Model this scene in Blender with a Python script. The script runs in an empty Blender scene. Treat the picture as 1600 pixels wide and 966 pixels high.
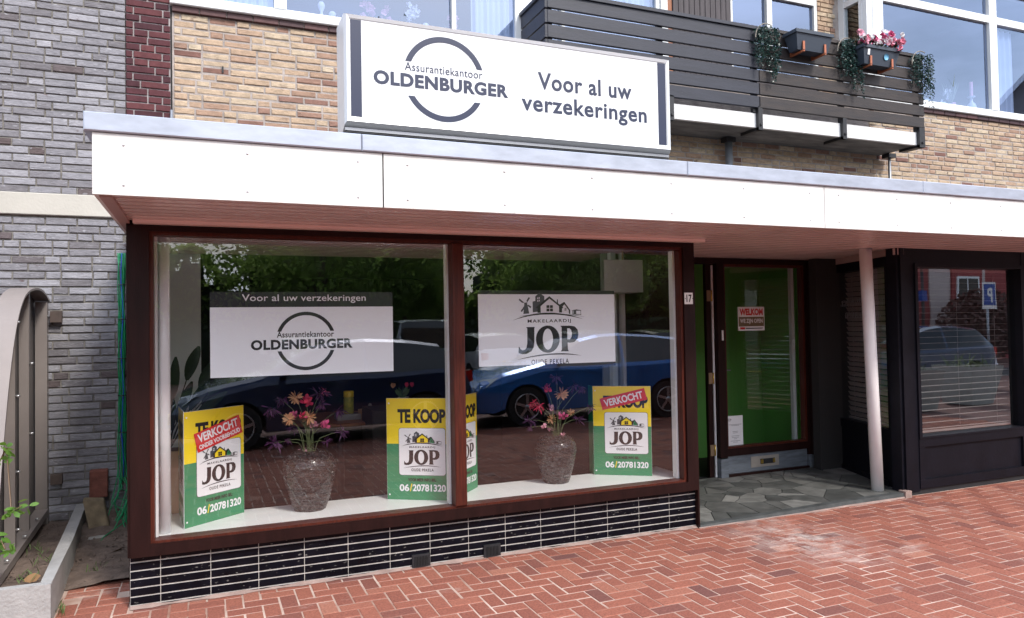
import bpy, bmesh, math, random
import numpy as np
from mathutils import Vector, Matrix, geometry
random.seed(7)
R = math.radians
scene = bpy.context.scene
COL = scene.collection

# ------------------------------------------------------------------ camera, sky, sun, exposure
YAW, PITCH, ROLL, FPX = R(22.588), R(1.397), R(-0.997), 1155.0
_f = Vector((math.sin(YAW)*math.cos(PITCH), math.cos(YAW)*math.cos(PITCH), math.sin(PITCH)))
_r = Vector((math.cos(YAW), -math.sin(YAW), 0)); _u = _r.cross(_f)
RX = _r*math.cos(ROLL) + _u*math.sin(ROLL); UX = -_r*math.sin(ROLL) + _u*math.cos(ROLL)
CAM = Vector((0, 0, 1.6))
cd = bpy.data.cameras.new('camera'); cam = bpy.data.objects.new('camera', cd); COL.objects.link(cam)
cd.sensor_width = 36; cd.lens = FPX/1600*36; cd.clip_end = 500; cd.clip_start = 0.05
cam.matrix_world = Matrix(((RX.x, UX.x, -_f.x, 0), (RX.y, UX.y, -_f.y, 0), (RX.z, UX.z, -_f.z, 1.6), (0, 0, 0, 1)))
scene.camera = cam

SUN_EL, SUN_AZ = 45.0, 20.0          # azimuth: degrees to the right of straight towards the street
world = bpy.data.worlds.new('World'); scene.world = world; world.use_nodes = True
wn, wl = world.node_tree.nodes, world.node_tree.links
bg = wn['Background']; bg.inputs['Strength'].default_value = 0.15
sky = wn.new('ShaderNodeTexSky'); sky.sky_type = 'NISHITA'; sky.sun_disc = False
sky.sun_elevation = R(SUN_EL); sky.sun_rotation = R(180-SUN_AZ)
sky.air_density = 1.4; sky.dust_density = 2.5
tc = wn.new('ShaderNodeTexCoord'); mp = wn.new('ShaderNodeMapping'); mp.inputs['Scale'].default_value = (1, 1, 3.2)
nz = wn.new('ShaderNodeTexNoise'); nz.inputs['Scale'].default_value = 1.7; nz.inputs['Detail'].default_value = 7; nz.inputs['Roughness'].default_value = .55
cr = wn.new('ShaderNodeValToRGB'); cr.color_ramp.elements[0].position = .36; cr.color_ramp.elements[1].position = .68
mx = wn.new('ShaderNodeMixRGB'); mx.inputs['Color2'].default_value = (13.0, 13.9, 16.3, 1)
wl.new(tc.outputs['Generated'], mp.inputs['Vector']); wl.new(mp.outputs['Vector'], nz.inputs['Vector'])
wl.new(nz.outputs['Fac'], cr.inputs['Fac']); wl.new(cr.outputs['Color'], mx.inputs['Fac'])
wl.new(sky.outputs['Color'], mx.inputs['Color1']); wl.new(mx.outputs['Color'], bg.inputs['Color'])

sl = bpy.data.lights.new('sun', 'SUN'); sl.energy = 2.2; sl.angle = R(9); sl.color = (1, .95, .88)
sun = bpy.data.objects.new('sun', sl); COL.objects.link(sun)
sd = Vector((math.sin(R(SUN_AZ))*math.cos(R(SUN_EL)), -math.cos(R(SUN_AZ))*math.cos(R(SUN_EL)), math.sin(R(SUN_EL))))
sun.rotation_euler = sd.to_track_quat('Z', 'Y').to_euler(); sun.location = (5, -10, 15)
scene.view_settings.view_transform = 'Standard'; scene.view_settings.look = 'None'
scene.view_settings.exposure = 0.50; scene.view_settings.gamma = 1
scene.cycles.max_bounces = 10; scene.cycles.transparent_max_bounces = 16
scene.cycles.caustics_reflective = False; scene.cycles.caustics_refractive = False

def at(u, v, y):                      # a pixel of the photograph on the upright plane at depth y
    d = RX*((u-800)/FPX) - UX*((v-483)/FPX) + _f
    return CAM + d*(y/d.y)

# ------------------------------------------------------------------ materials
MATS = {}
def mat(name, col, rough=.6, metal=0, var=0, scale=8, bump=0, bscale=None, col2=None, stretch=(1, 1, 1), spec=.5, coat=0, trans=None, emit=None, detail=5):
    if name in MATS: return MATS[name]
    m = bpy.data.materials.new(name); m.use_nodes = True; MATS[name] = m
    n, l = m.node_tree.nodes, m.node_tree.links; p = n['Principled BSDF']
    p.inputs['Base Color'].default_value = (*col, 1); p.inputs['Roughness'].default_value = rough; p.inputs['Metallic'].default_value = metal
    p.inputs['Specular IOR Level'].default_value = spec
    if coat: p.inputs['Coat Weight'].default_value = coat; p.inputs['Coat Roughness'].default_value = .04
    if emit: p.inputs['Emission Color'].default_value = (*col, 1); p.inputs['Emission Strength'].default_value = emit
    if var or bump or col2:
        t = n.new('ShaderNodeTexCoord'); mp = n.new('ShaderNodeMapping'); mp.inputs['Scale'].default_value = stretch
        l.new(t.outputs['Object'], mp.inputs['Vector'])
        if var or col2:
            z = n.new('ShaderNodeTexNoise'); z.inputs['Scale'].default_value = scale; z.inputs['Detail'].default_value = detail; z.inputs['Roughness'].default_value = .6
            l.new(mp.outputs['Vector'], z.inputs['Vector'])
            r = n.new('ShaderNodeValToRGB'); r.color_ramp.elements[0].position = .3; r.color_ramp.elements[1].position = .7
            a = col2 if col2 else tuple(c*(1-var) for c in col); b = col if col2 else tuple(min(1, c*(1+var)) for c in col)
            r.color_ramp.elements[0].color = (*a, 1); r.color_ramp.elements[1].color = (*b, 1)
            l.new(z.outputs['Fac'], r.inputs['Fac']); l.new(r.outputs['Color'], p.inputs['Base Color'])
        if bump:
            z2 = n.new('ShaderNodeTexNoise'); z2.inputs['Scale'].default_value = bscale or scale*3; z2.inputs['Detail'].default_value = 6
            l.new(mp.outputs['Vector'], z2.inputs['Vector'])
            b = n.new('ShaderNodeBump'); b.inputs['Strength'].default_value = bump; b.inputs['Distance'].default_value = .01
            l.new(z2.outputs['Fac'], b.inputs['Height']); l.new(b.outputs['Normal'], p.inputs['Normal'])
    return m

def glass(name, k=1.0, base=0.0, tint=(1, 1, 1), refl=(.93, .97, 1)):
    """thin window pane: see-through plus a mirror share that grows at grazing angles"""
    if name in MATS: return MATS[name]
    m = bpy.data.materials.new(name); m.use_nodes = True; MATS[name] = m
    n, l = m.node_tree.nodes, m.node_tree.links; n.remove(n['Principled BSDF'])
    fr = n.new('ShaderNodeFresnel'); fr.inputs['IOR'].default_value = 1.5
    mu = n.new('ShaderNodeMath'); mu.operation = 'MULTIPLY_ADD'; mu.inputs[1].default_value = k; mu.inputs[2].default_value = base; mu.use_clamp = True
    tr = n.new('ShaderNodeBsdfTransparent'); tr.inputs['Color'].default_value = (*tint, 1)
    gl = n.new('ShaderNodeBsdfGlossy'); gl.inputs['Roughness'].default_value = 0.0; gl.inputs['Color'].default_value = (*refl, 1)
    wz = n.new('ShaderNodeTexNoise'); wz.inputs['Scale'].default_value = 1.3; wz.inputs['Detail'].default_value = 1; wt = n.new('ShaderNodeTexCoord'); wb = n.new('ShaderNodeBump'); wb.inputs['Strength'].default_value = .35; wb.inputs['Distance'].default_value = .004
    l.new(wt.outputs['Object'], wz.inputs['Vector']); l.new(wz.outputs['Fac'], wb.inputs['Height']); l.new(wb.outputs['Normal'], gl.inputs['Normal'])
    mi = n.new('ShaderNodeMixShader')
    ge = n.new('ShaderNodeNewGeometry'); io = n.new('ShaderNodeMath'); io.operation = 'MULTIPLY_ADD'; io.inputs[1].default_value = -(1.5-1/1.5); io.inputs[2].default_value = 1.5
    l.new(ge.outputs['Backfacing'], io.inputs[0]); l.new(io.outputs[0], fr.inputs['IOR'])
    l.new(fr.outputs[0], mu.inputs[0]); l.new(mu.outputs[0], mi.inputs['Fac']); l.new(tr.outputs[0], mi.inputs[1]); l.new(gl.outputs[0], mi.inputs[2])
    l.new(mi.outputs[0], n['Material Output'].inputs['Surface'])
    return m

STAIN = (4.02, 4.25)
def tone_mat(name, stops, rough=.85, nvar=.25, nscale=30, bump=.5, bscale=60, stretch=(1, 1, 1), patch=None, spec=.3, blot=None):
    """masonry: colour by a per-brick 'tone' attribute through a ramp, plus grain, plus an optional stain layer in patches"""
    m = bpy.data.materials.new(name); m.use_nodes = True; MATS[name] = m
    n, l = m.node_tree.nodes, m.node_tree.links; p = n['Principled BSDF']
    p.inputs['Roughness'].default_value = rough; p.inputs['Specular IOR Level'].default_value = spec
    a = n.new('ShaderNodeAttribute'); a.attribute_name = 'tone'
    r = n.new('ShaderNodeValToRGB'); e = r.color_ramp.elements
    while len(e) < len(stops): e.new(.5)
    for i, (pos, c) in enumerate(stops): e[i].position = pos; e[i].color = (*c, 1)
    l.new(a.outputs['Fac'], r.inputs['Fac'])
    t = n.new('ShaderNodeTexCoord'); mp = n.new('ShaderNodeMapping'); mp.inputs['Scale'].default_value = stretch; l.new(t.outputs['Object'], mp.inputs['Vector'])
    z = n.new('ShaderNodeTexNoise'); z.inputs['Scale'].default_value = nscale; z.inputs['Detail'].default_value = 8; z.inputs['Roughness'].default_value = .7; l.new(mp.outputs['Vector'], z.inputs['Vector'])
    mr = n.new('ShaderNodeMapRange'); mr.inputs['From Min'].default_value = .25; mr.inputs['From Max'].default_value = .75
    mr.inputs['To Min'].default_value = 1-nvar; mr.inputs['To Max'].default_value = 1+nvar; l.new(z.outputs['Fac'], mr.inputs['Value'])
    mm = n.new('ShaderNodeMixRGB'); mm.blend_type = 'MULTIPLY'; mm.inputs['Fac'].default_value = 1
    l.new(r.outputs['Color'], mm.inputs['Color1']); l.new(mr.outputs['Result'], mm.inputs['Color2']); out = mm.outputs['Color']
    for pc in (patch, blot):
        if not pc: continue
        c, sc, lo, hi, st = pc
        z3 = n.new('ShaderNodeTexNoise'); z3.inputs['Scale'].default_value = sc; z3.inputs['Detail'].default_value = 6; z3.inputs['Roughness'].default_value = .65
        mp3 = n.new('ShaderNodeMapping'); mp3.inputs['Scale'].default_value = st; l.new(t.outputs['Object'], mp3.inputs['Vector']); l.new(mp3.outputs['Vector'], z3.inputs['Vector'])
        r3 = n.new('ShaderNodeValToRGB'); r3.color_ramp.elements[0].position = lo; r3.color_ramp.elements[1].position = hi
        l.new(z3.outputs['Fac'], r3.inputs['Fac']); m3 = n.new('ShaderNodeMixRGB'); m3.inputs['Color2'].default_value = (*c, 1)
        l.new(r3.outputs['Color'], m3.inputs['Fac']); l.new(out, m3.inputs['Color1']); out = m3.outputs['Color']
    if name == 'red_clay_paver':                         # old cement spill in front of the porch
        vd = n.new('ShaderNodeVectorMath'); vd.operation = 'DISTANCE'; vd.inputs[1].default_value = (STAIN[0], STAIN[1]*.7, 0); ms = n.new('ShaderNodeMapping'); ms.inputs['Scale'].default_value = (1, .7, 0); l.new(t.outputs['Object'], ms.inputs['Vector']); l.new(ms.outputs['Vector'], vd.inputs[0])
        m1 = n.new('ShaderNodeMapRange'); m1.inputs['From Min'].default_value = .55; m1.inputs['From Max'].default_value = .05; l.new(vd.outputs['Value'], m1.inputs['Value'])
        z5 = n.new('ShaderNodeTexNoise'); z5.inputs['Scale'].default_value = 6; z5.inputs['Detail'].default_value = 9; z5.inputs['Roughness'].default_value = .75; l.new(t.outputs['Object'], z5.inputs['Vector'])
        m2 = n.new('ShaderNodeMath'); m2.operation = 'MULTIPLY'; l.new(m1.outputs[0], m2.inputs[0]); m5 = n.new('ShaderNodeMapRange'); m5.inputs['From Min'].default_value = .42; m5.inputs['From Max'].default_value = .68; l.new(z5.outputs['Fac'], m5.inputs['Value']); l.new(m5.outputs[0], m2.inputs[1])
        m6 = n.new('ShaderNodeMixRGB'); m6.inputs['Color2'].default_value = (.60, .54, .50, 1); l.new(m2.outputs[0], m6.inputs['Fac']); l.new(out, m6.inputs['Color1']); out = m6.outputs['Color']
    l.new(out, p.inputs['Base Color'])
    z2 = n.new('ShaderNodeTexNoise'); z2.inputs['Scale'].default_value = bscale; z2.inputs['Detail'].default_value = 6; l.new(mp.outputs['Vector'], z2.inputs['Vector'])
    b = n.new('ShaderNodeBump'); b.inputs['Strength'].default_value = bump; b.inputs['Distance'].default_value = .006
    l.new(z2.outputs['Fac'], b.inputs['Height']); l.new(b.outputs['Normal'], p.inputs['Normal'])
    return m

def brick_sheet(name, c1, c2, mortar, w, h, gap=.008):
    m = bpy.data.materials.new(name); m.use_nodes = True; MATS[name] = m
    n, l = m.node_tree.nodes, m.node_tree.links; p = n['Principled BSDF']; p.inputs['Roughness'].default_value = .85
    t = n.new('ShaderNodeTexCoord'); b = n.new('ShaderNodeTexBrick'); b.inputs['Scale'].default_value = 1
    b.inputs['Brick Width'].default_value = w; b.inputs['Row Height'].default_value = h; b.inputs['Mortar Size'].default_value = gap
    b.inputs['Color1'].default_value = (*c1, 1); b.inputs['Color2'].default_value = (*c2, 1); b.inputs['Mortar'].default_value = (*mortar, 1)
    z = n.new('ShaderNodeTexNoise'); z.inputs['Scale'].default_value = 1.2; z.inputs['Detail'].default_value = 6
    mm = n.new('ShaderNodeMixRGB'); mm.blend_type = 'MULTIPLY'; mm.inputs['Fac'].default_value = .5
    l.new(t.outputs['Object'], b.inputs['Vector']); l.new(t.outputs['Object'], z.inputs['Vector'])
    l.new(b.outputs['Color'], mm.inputs['Color1']); l.new(z.outputs['Fac'], mm.inputs['Color2']); l.new(mm.outputs['Color'], p.inputs['Base Color'])
    return m

WHITE = mat('white_paint', (.78, .80, .81), .45, var=.03, scale=3)
WHITEG = mat('white_gloss', (.82, .83, .85), .25)
FASCIA = mat('fascia_panel', (.80, .80, .79), .45, col2=(.66, .65, .62), scale=2.2, stretch=(2.5, 1, .5), bump=.05, bscale=2)
COPING = mat('coping_aluminium', (.42, .46, .54), .45, .25, var=.14, scale=5, stretch=(1, 1, 3))
NAVY = mat('navy_print', (.017, .024, .062), .4)
BLACKP = mat('black_print', (.008, .008, .009), .4)
REDP = mat('red_print', (.62, .03, .03), .35)
YELLOW = mat('yellow_print', (.85, .64, .02), .35)
GREEN = mat('green_print', (.02, .22, .095), .35)
CARD = mat('white_card', (.78, .78, .8), .35)
WOOD = mat('dark_stained_wood', (.017, .0055, .0048), .5, spec=.16, var=.3, scale=5, stretch=(3, 3, .5), bump=.15, bscale=60)
WOODR = mat('red_stained_wood', (.10, .022, .012), .42, spec=.25, col2=(.045, .010, .007), scale=14, stretch=(6, 6, .35), bump=.2, bscale=30)
SOFFIT = mat('soffit_lamella', (.88, .76, .74), .2, var=.08, scale=2, spec=.6)
SOFFITD = mat('soffit_edge_trim', (.42, .27, .25), .4, var=.1, scale=3)
TILE = mat('black_glazed_tile', (.004, .0045, .008), .08, var=.4, scale=9, spec=.14, bump=.1, bscale=18)
def scuff(m, c, sc, lo, hi, st):
    n, l = m.node_tree.nodes, m.node_tree.links; p = n['Principled BSDF']; src = p.inputs['Base Color'].links[0].from_socket
    t = n.new('ShaderNodeTexCoord'); mp = n.new('ShaderNodeMapping'); mp.inputs['Scale'].default_value = st; z = n.new('ShaderNodeTexNoise'); z.inputs['Scale'].default_value = sc; z.inputs['Detail'].default_value = 6
    q = n.new('ShaderNodeMapRange'); q.inputs['From Min'].default_value = lo; q.inputs['From Max'].default_value = hi; x = n.new('ShaderNodeMixRGB'); x.inputs['Color2'].default_value = (*c, 1)
    l.new(t.outputs['Object'], mp.inputs['Vector']); l.new(mp.outputs['Vector'], z.inputs['Vector']); l.new(z.outputs['Fac'], q.inputs['Value']); l.new(q.outputs[0], x.inputs['Fac']); l.new(src, x.inputs['Color1']); l.new(x.outputs['Color'], p.inputs['Base Color'])
scuff(TILE, (.22, .21, .20), 34, .66, .76, (1, 1, 2.2)); scuff(FASCIA, (.42, .41, .38), 7, .66, .85, (5, 1, .35))
GROUT = mat('pale_grout', (.50, .47, .44), .9, var=.25, scale=9)
MORTAR_G = mat('grey_mortar', (.22, .205, .185), .95, var=.2, scale=20, bump=.5, bscale=90)
MORTAR_Y = mat('tan_mortar', (.37, .325, .30), .95, var=.25, scale=9, bump=.5, bscale=90)
SAND = mat('joint_sand', (.66, .54, .46), .95, col2=(.27, .13, .09), scale=1.8, bump=.4, bscale=60)
BLACKW = mat('black_painted_wood', (.006, .006, .010), .48, spec=.16, var=.25, scale=6, bump=.1, bscale=40)
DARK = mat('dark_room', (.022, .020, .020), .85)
DARKM = mat('black_metal', (.02, .02, .023), .5, var=.3, scale=20)
STEEL = mat('galvanised_steel', (.30, .32, .36), .45, .6, var=.15, scale=15)
BRASS = mat('brass', (.75, .52, .12), .3, .9)
LEDGE = mat('white_ledge', (.82, .83, .82), .3, var=.03, scale=5)
PLASTER = mat('white_plaster', (.72, .80, .79), .8, var=.05, scale=2, bump=.2, bscale=60)
GREENW = mat('green_wall', (.20, .55, .12), .6, var=.08, scale=1)
CONC = mat('concrete', (.36, .35, .34), .9, var=.22, scale=5, bump=.6, bscale=55, detail=9)
CONCB = mat('cream_concrete_band', (.50, .475, .42), .85, var=.1, scale=2.5, bump=.2, bscale=50)
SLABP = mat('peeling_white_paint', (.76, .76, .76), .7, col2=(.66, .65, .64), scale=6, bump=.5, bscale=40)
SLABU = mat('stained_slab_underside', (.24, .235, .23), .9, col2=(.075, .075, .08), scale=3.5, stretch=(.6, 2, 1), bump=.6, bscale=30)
RAIL1 = mat('dark_blue_grey_board', (.025, .027, .040), .5, var=.2, scale=6, stretch=(.4, 4, 4), bump=.2, bscale=50)
RAIL2 = mat('weathered_brown_board', (.045, .033, .029), .6, col2=(.022, .019, .021), scale=7, stretch=(.5, 4, 4), bump=.3, bscale=50)
SHOPG = glass('shop_glass', 2.5, .025)
UPG = glass('upper_glass', 1.6, .20, (.60, .68, .85), (.62, .74, 1))
BLKG = glass('side_shop_glass', 2.9, .04, (.74, .74, .76))
GREY_BR = tone_mat('grey_brick', [(0, (.11, .085, .085)), (.12, (.17, .16, .17)), (.5, (.235, .23, .25)), (1, (.33, .325, .35))], nvar=.3, nscale=16, bump=.9, bscale=34, stretch=(1, 1, 2.5), patch=((.46, .46, .49), 26, .60, .72, (.5, 1, 1.6)), blot=((.095, .058, .055), 7, .63, .72, (1, 1, 2.0)))
YEL_BR = tone_mat('yellow_brick', [(0, (.17, .085, .07)), (.1, (.28, .165, .125)), (.3, (.38, .255, .18)), (.6, (.45, .33, .23)), (1, (.52, .425, .31))], nvar=.36, nscale=16, bump=.7, bscale=45, stretch=(1, 1, 1.8), blot=((.20, .13, .10), 9, .60, .76, (1, 1, 1.6)))
RED_BR = tone_mat('dark_red_brick', [(0, (.055, .022, .028)), (.5, (.09, .031, .037)), (1, (.13, .045, .047))], nvar=.3, nscale=22, bump=.5, bscale=45)
PAVER = tone_mat('red_clay_paver', [(0, (.13, .06, .058)), (.12, (.19, .075, .06)), (.4, (.255, .090, .063)), (.75, (.31, .112, .075)), (1, (.37, .16, .11))], nvar=.5, nscale=75, bump=.8, bscale=140, patch=((.56, .45, .40), 1.6, .60, .80, (1, 1.6, 1)), blot=((.15, .075, .068), 2.6, .62, .85, (1, 1.8, 1)))
PORCH = None

# ------------------------------------------------------------------ mesh tools
class MB:
    def __init__(s): s.v = []; s.f = []; s.m = []; s.t = []; s.mats = []; s.sm = []
    def mi(s, m):
        if m not in s.mats: s.mats.append(m)
        return s.mats.index(m)
    def face(s, pts, m, tone=0, smooth=False):
        b = len(s.v); s.v += [tuple(p) for p in pts]; s.f.append(tuple(range(b, b+len(pts)))); s.m.append(s.mi(m)); s.t.append(tone); s.sm.append(smooth)
    def raw(s, vs, fs, m, tone=0, smooth=False):
        b = len(s.v); s.v += [tuple(p) for p in vs]; k = s.mi(m)
        for f in fs: s.f.append(tuple(i+b for i in f)); s.m.append(k); s.t.append(tone); s.sm.append(smooth)
    def box(s, x0, x1, y0, y1, z0, z1, m, tone=0, skip=''):
        vs = [(x, y, z) for x in (x0, x1) for y in (y0, y1) for z in (z0, z1)]
        F = {'l': (0, 1, 3, 2), 'r': (4, 6, 7, 5), 'f': (0, 4, 5, 1), 'b': (2, 3, 7, 6), 'd': (0, 2, 6, 4), 'u': (1, 5, 7, 3)}
        s.raw(vs, [F[k] for k in F if k not in skip], m, tone)
    def cham(s, x0, x1, y0, y1, z0, z1, m, c=.004, tone=0):
        """box with a chamfer on the edges of its -y face"""
        vs = [(x0, y1, z0), (x1, y1, z0), (x1, y1, z1), (x0, y1, z1), (x0, y0+c, z0), (x1, y0+c, z0), (x1, y0+c, z1), (x0, y0+c, z1),
              (x0+c, y0, z0+c), (x1-c, y0, z0+c), (x1-c, y0, z1-c), (x0+c, y0, z1-c)]
        s.raw(vs, [(8, 9, 10, 11), (4, 5, 9, 8), (5, 6, 10, 9), (6, 7, 11, 10), (7, 4, 8, 11), (0, 1, 5, 4), (1, 2, 6, 5), (2, 3, 7, 6), (3, 0, 4, 7), (3, 2, 1, 0)], m, tone)
    def obox(s, o, a, b, c, m, tone=0):
        """box from corner o with edge vectors a, b, c"""
        o, a, b, c = map(Vector, (o, a, b, c)); vs = [o+a*i+b*j+c*k for i in (0, 1) for j in (0, 1) for k in (0, 1)]
        s.raw(vs, [(0, 1, 3, 2), (4, 6, 7, 5), (0, 4, 5, 1), (2, 3, 7, 6), (0, 2, 6, 4), (1, 5, 7, 3)], m, tone)
    def tube(s, pts, r, m, n=8, smooth=True, cap=True):
        pts = [Vector(p) for p in pts]; rr = r if isinstance(r, (list, tuple)) else [r]*len(pts); vs = []; prev = None
        for i, p in enumerate(pts):
            d = (pts[min(i+1, len(pts)-1)]-pts[max(i-1, 0)]).normalized()
            a = prev if prev is not None else (Vector((0, 0, 1)) if abs(d.z) < .9 else Vector((1, 0, 0)))
            x = d.cross(a).cross(d)
            x = x.normalized() if x.length > 1e-6 else d.orthogonal().normalized()
            y = d.cross(x); prev = x
            vs += [p + (x*math.cos(t)+y*math.sin(t))*rr[i] for t in [2*math.pi*k/n for k in range(n)]]
        fs = [(i*n+k, i*n+(k+1) % n, (i+1)*n+(k+1) % n, (i+1)*n+k) for i in range(len(pts)-1) for k in range(n)]
        if cap: fs += [tuple(range(n))[::-1], tuple((len(pts)-1)*n+k for k in range(n))]
        s.raw(vs, fs, m, 0, smooth)
    def lathe(s, prof, c, m, n=32, jit=0, smooth=True):
        cx, cy, cz = c; vs = []
        for r, z in prof:
            for k in range(n):
                t = 2*math.pi*k/n; q = r*(1+random.uniform(-jit, jit)); vs.append((cx+q*math.cos(t), cy+q*math.sin(t), cz+z))
        fs = [(i*n+k, i*n+(k+1) % n, (i+1)*n+(k+1) % n, (i+1)*n+k) for i in range(len(prof)-1) for k in range(n)]
        s.raw(vs, fs, m, 0, smooth)
    def flat(s, loops, fr, m, d=0.0):
        """2-D outline (with holes) filled on a frame fr = (origin, right, up)"""
        o, a, b = fr; nrm = a.cross(b).normalized()
        tri = geometry.tessellate_polygon([[Vector((x, y, 0)) for x, y in L] for L in loops])
        P = [p for L in loops for p in L]
        s.raw([o + a*x + b*y + nrm*d for x, y in P], tri, m)
    def build(s, name, parent=None, kind=None):
        me = bpy.data.meshes.new(name); me.from_pydata(s.v, [], s.f)
        for m in s.mats: me.materials.append(m)
        me.polygons.foreach_set('material_index', s.m); me.polygons.foreach_set('use_smooth', s.sm)
        at_ = me.attributes.new('tone', 'FLOAT', 'FACE'); at_.data.foreach_set('value', s.t)
        me.update(); o = bpy.data.objects.new(name, me); COL.objects.link(o)
        if parent is not None:
            o.parent = parent; o.matrix_parent_inverse = Matrix.Translation(-world_loc(parent))
        if kind: o['kind'] = kind
        return o

WL = {}
def world_loc(o): return WL.get(o.name, Vector((0, 0, 0)))
def thing(name, label, cat, loc=(0, 0, 0), group=None):
    o = bpy.data.objects.new(name, None); COL.objects.link(o); o.location = loc; o.empty_display_size = .1; WL[o.name] = Vector(loc)
    o['label'] = label; o['category'] = cat
    if group: o['group'] = group
    return o
def tag(o, label, cat, group=None):
    o['label'] = label; o['category'] = cat
    if group: o['group'] = group
    return o
def kids(o): return [c for c in bpy.data.objects if c.parent == o]
def dup(root, loc, label, rotz=0, scale=1, swap=None):
    """copy of a thing with copies of its parts and sub-parts; swap changes materials by copying the mesh"""
    r = root.copy(); COL.objects.link(r); r.location = loc; r.rotation_euler = (0, 0, rotz); r.scale = (scale,)*3; r['label'] = label
    def cp(ch, par):
        c = ch.copy(); COL.objects.link(c); inv = ch.matrix_parent_inverse.copy(); c.parent = par; c.matrix_parent_inverse = inv
        if swap and c.data and any(m in swap for m in c.data.materials[:]):
            c.data = c.data.copy()
            for i, m in enumerate(c.data.materials):
                if m in swap: c.data.materials[i] = swap[m]
        for g in kids(ch): cp(g, c)
    for ch in kids(root): cp(ch, r)
    return r

def text_geo(s, spacing=1.0, bold=0.0):
    cu = bpy.data.curves.new('t', 'FONT'); cu.body = s; cu.size = 1; cu.offset = bold; cu.space_character = spacing; cu.resolution_u = 4
    o = bpy.data.objects.new('t', cu); COL.objects.link(o); dg = bpy.context.evaluated_depsgraph_get(); dg.update()
    me = bpy.data.meshes.new_from_object(o.evaluated_get(dg)); vs = [v.co.copy() for v in me.vertices]; fs = [tuple(p.vertices) for p in me.polygons]
    bpy.data.objects.remove(o); bpy.data.curves.remove(cu); bpy.data.meshes.remove(me); return vs, fs
def text(mb, s, x0, x1, y0, y1, fr, m, d=.002, spacing=1.0, bold=0.0, shear=0.0):
    """lettering fitted into the rectangle x0..x1, y0..y1 of the frame (y0..y1 spans its own outlines)"""
    vs, fs = text_geo(s, spacing, bold); xs = [v.x for v in vs]; ys = [v.y for v in vs]
    a, b, c, e = min(xs), max(xs), min(ys), max(ys); o, r, u = fr; nrm = r.cross(u).normalized()
    P = []
    for v in vs:
        X = x0+(v.x-a)/(b-a)*(x1-x0); Y = y0+(v.y-c)/(e-c)*(y1-y0); X += shear*(Y-y0)
        P.append(o + r*X + u*Y + nrm*d)
    mb.raw(P, fs, m)
FR = lambda x, y, z: (Vector((x, y, z)), Vector((1, 0, 0)), Vector((0, 0, 1)))     # faces the street (-y)
def arc(cx, cy, r0, r1, a0, a1, n=40):
    p = [(cx+r1*math.cos(a0+(a1-a0)*i/n), cy+r1*math.sin(a0+(a1-a0)*i/n)) for i in range(n+1)]
    return p + [(cx+r0*math.cos(a0+(a1-a0)*i/n), cy+r0*math.sin(a0+(a1-a0)*i/n)) for i in range(n, -1, -1)]
def cutring(mb, cx, cy, r0, r1, hi, lo, fr, m, d):
    """ring interrupted by a horizontal band lo..hi (heights above its centre)"""
    n = 48
    for top in (1, -1):
        h = hi if top > 0 else -lo
        ao, ai = math.asin(h/r1), math.asin(min(1, h/r0)); P = []
        for k in range(n+1):
            t = ao+(math.pi-2*ao)*k/n; P.append((cx+r1*math.cos(t), cy+top*r1*math.sin(t)))
        for k in range(n, -1, -1):
            t = ai+(math.pi-2*ai)*k/n; P.append((cx+r0*math.cos(t), cy+top*r0*math.sin(t)))
        mb.flat([P], fr, m, d)

def bricks(x0, x1, z0, z1, y, m, ch=.0622, L=.21, holes=(), dep=.05, gap=.011, header=.25, jit=.0015, tone=lambda: random.random(), mb=None, cc=.003):
    """real bricks with raked joints between x0..x1, z0..z1 on the plane y, leaving out the holes (x0, x1, z0, z1)"""
    mb = mb or MB(); nrow = int(round((z1-z0)/ch)); ch = (z1-z0)/nrow
    for i in range(nrow):
        a, b = z0+i*ch+gap*.5, z0+(i+1)*ch-gap*.5; x = x0-random.choice((.0, .055, .11, .16)); prevs = 0
        while x < x1:
            w = L*.5-gap*.5 if (random.random() < header and not prevs) else L; prevs = w < L
            xa, xb = max(x, x0), min(x+w, x1); x += w+gap
            if xb-xa < .025: continue
            segs = [(xa, xb)]
            for (hx0, hx1, hz0, hz1) in holes:
                if b > hz0+.01 and a < hz1-.01:
                    ns = []
                    for (p, q) in segs:
                        if q <= hx0 or p >= hx1: ns.append((p, q)); continue
                        if p < hx0-.02: ns.append((p, hx0))
                        if q > hx1+.02: ns.append((hx1, q))
                    segs = ns
            for (p, q) in segs:
                j = lambda: random.uniform(-jit, jit)
                yy = y+j()*1.5; t = tone(); c = cc; y1 = y+dep
                vs = [(p, y1, a), (q, y1, a), (q, y1, b), (p, y1, b), (p, yy+c, a+j()), (q, yy+c, a+j()), (q, yy+c, b+j()), (p, yy+c, b+j()),
                      (p+c+j(), yy, a+c+j()), (q-c+j(), yy, a+c+j()), (q-c+j(), yy, b-c+j()), (p+c+j(), yy, b-c+j())]
                mb.raw(vs, [(8, 9, 10, 11), (4, 5, 9, 8), (5, 6, 10, 9), (6, 7, 11, 10), (7, 4, 8, 11), (0, 1, 5, 4), (1, 2, 6, 5), (2, 3, 7, 6), (3, 0, 4, 7)], m, t)
    return mb

Y0, WY = 4.87, 6.85                    # the shop window's plane; the wall above the canopy

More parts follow.
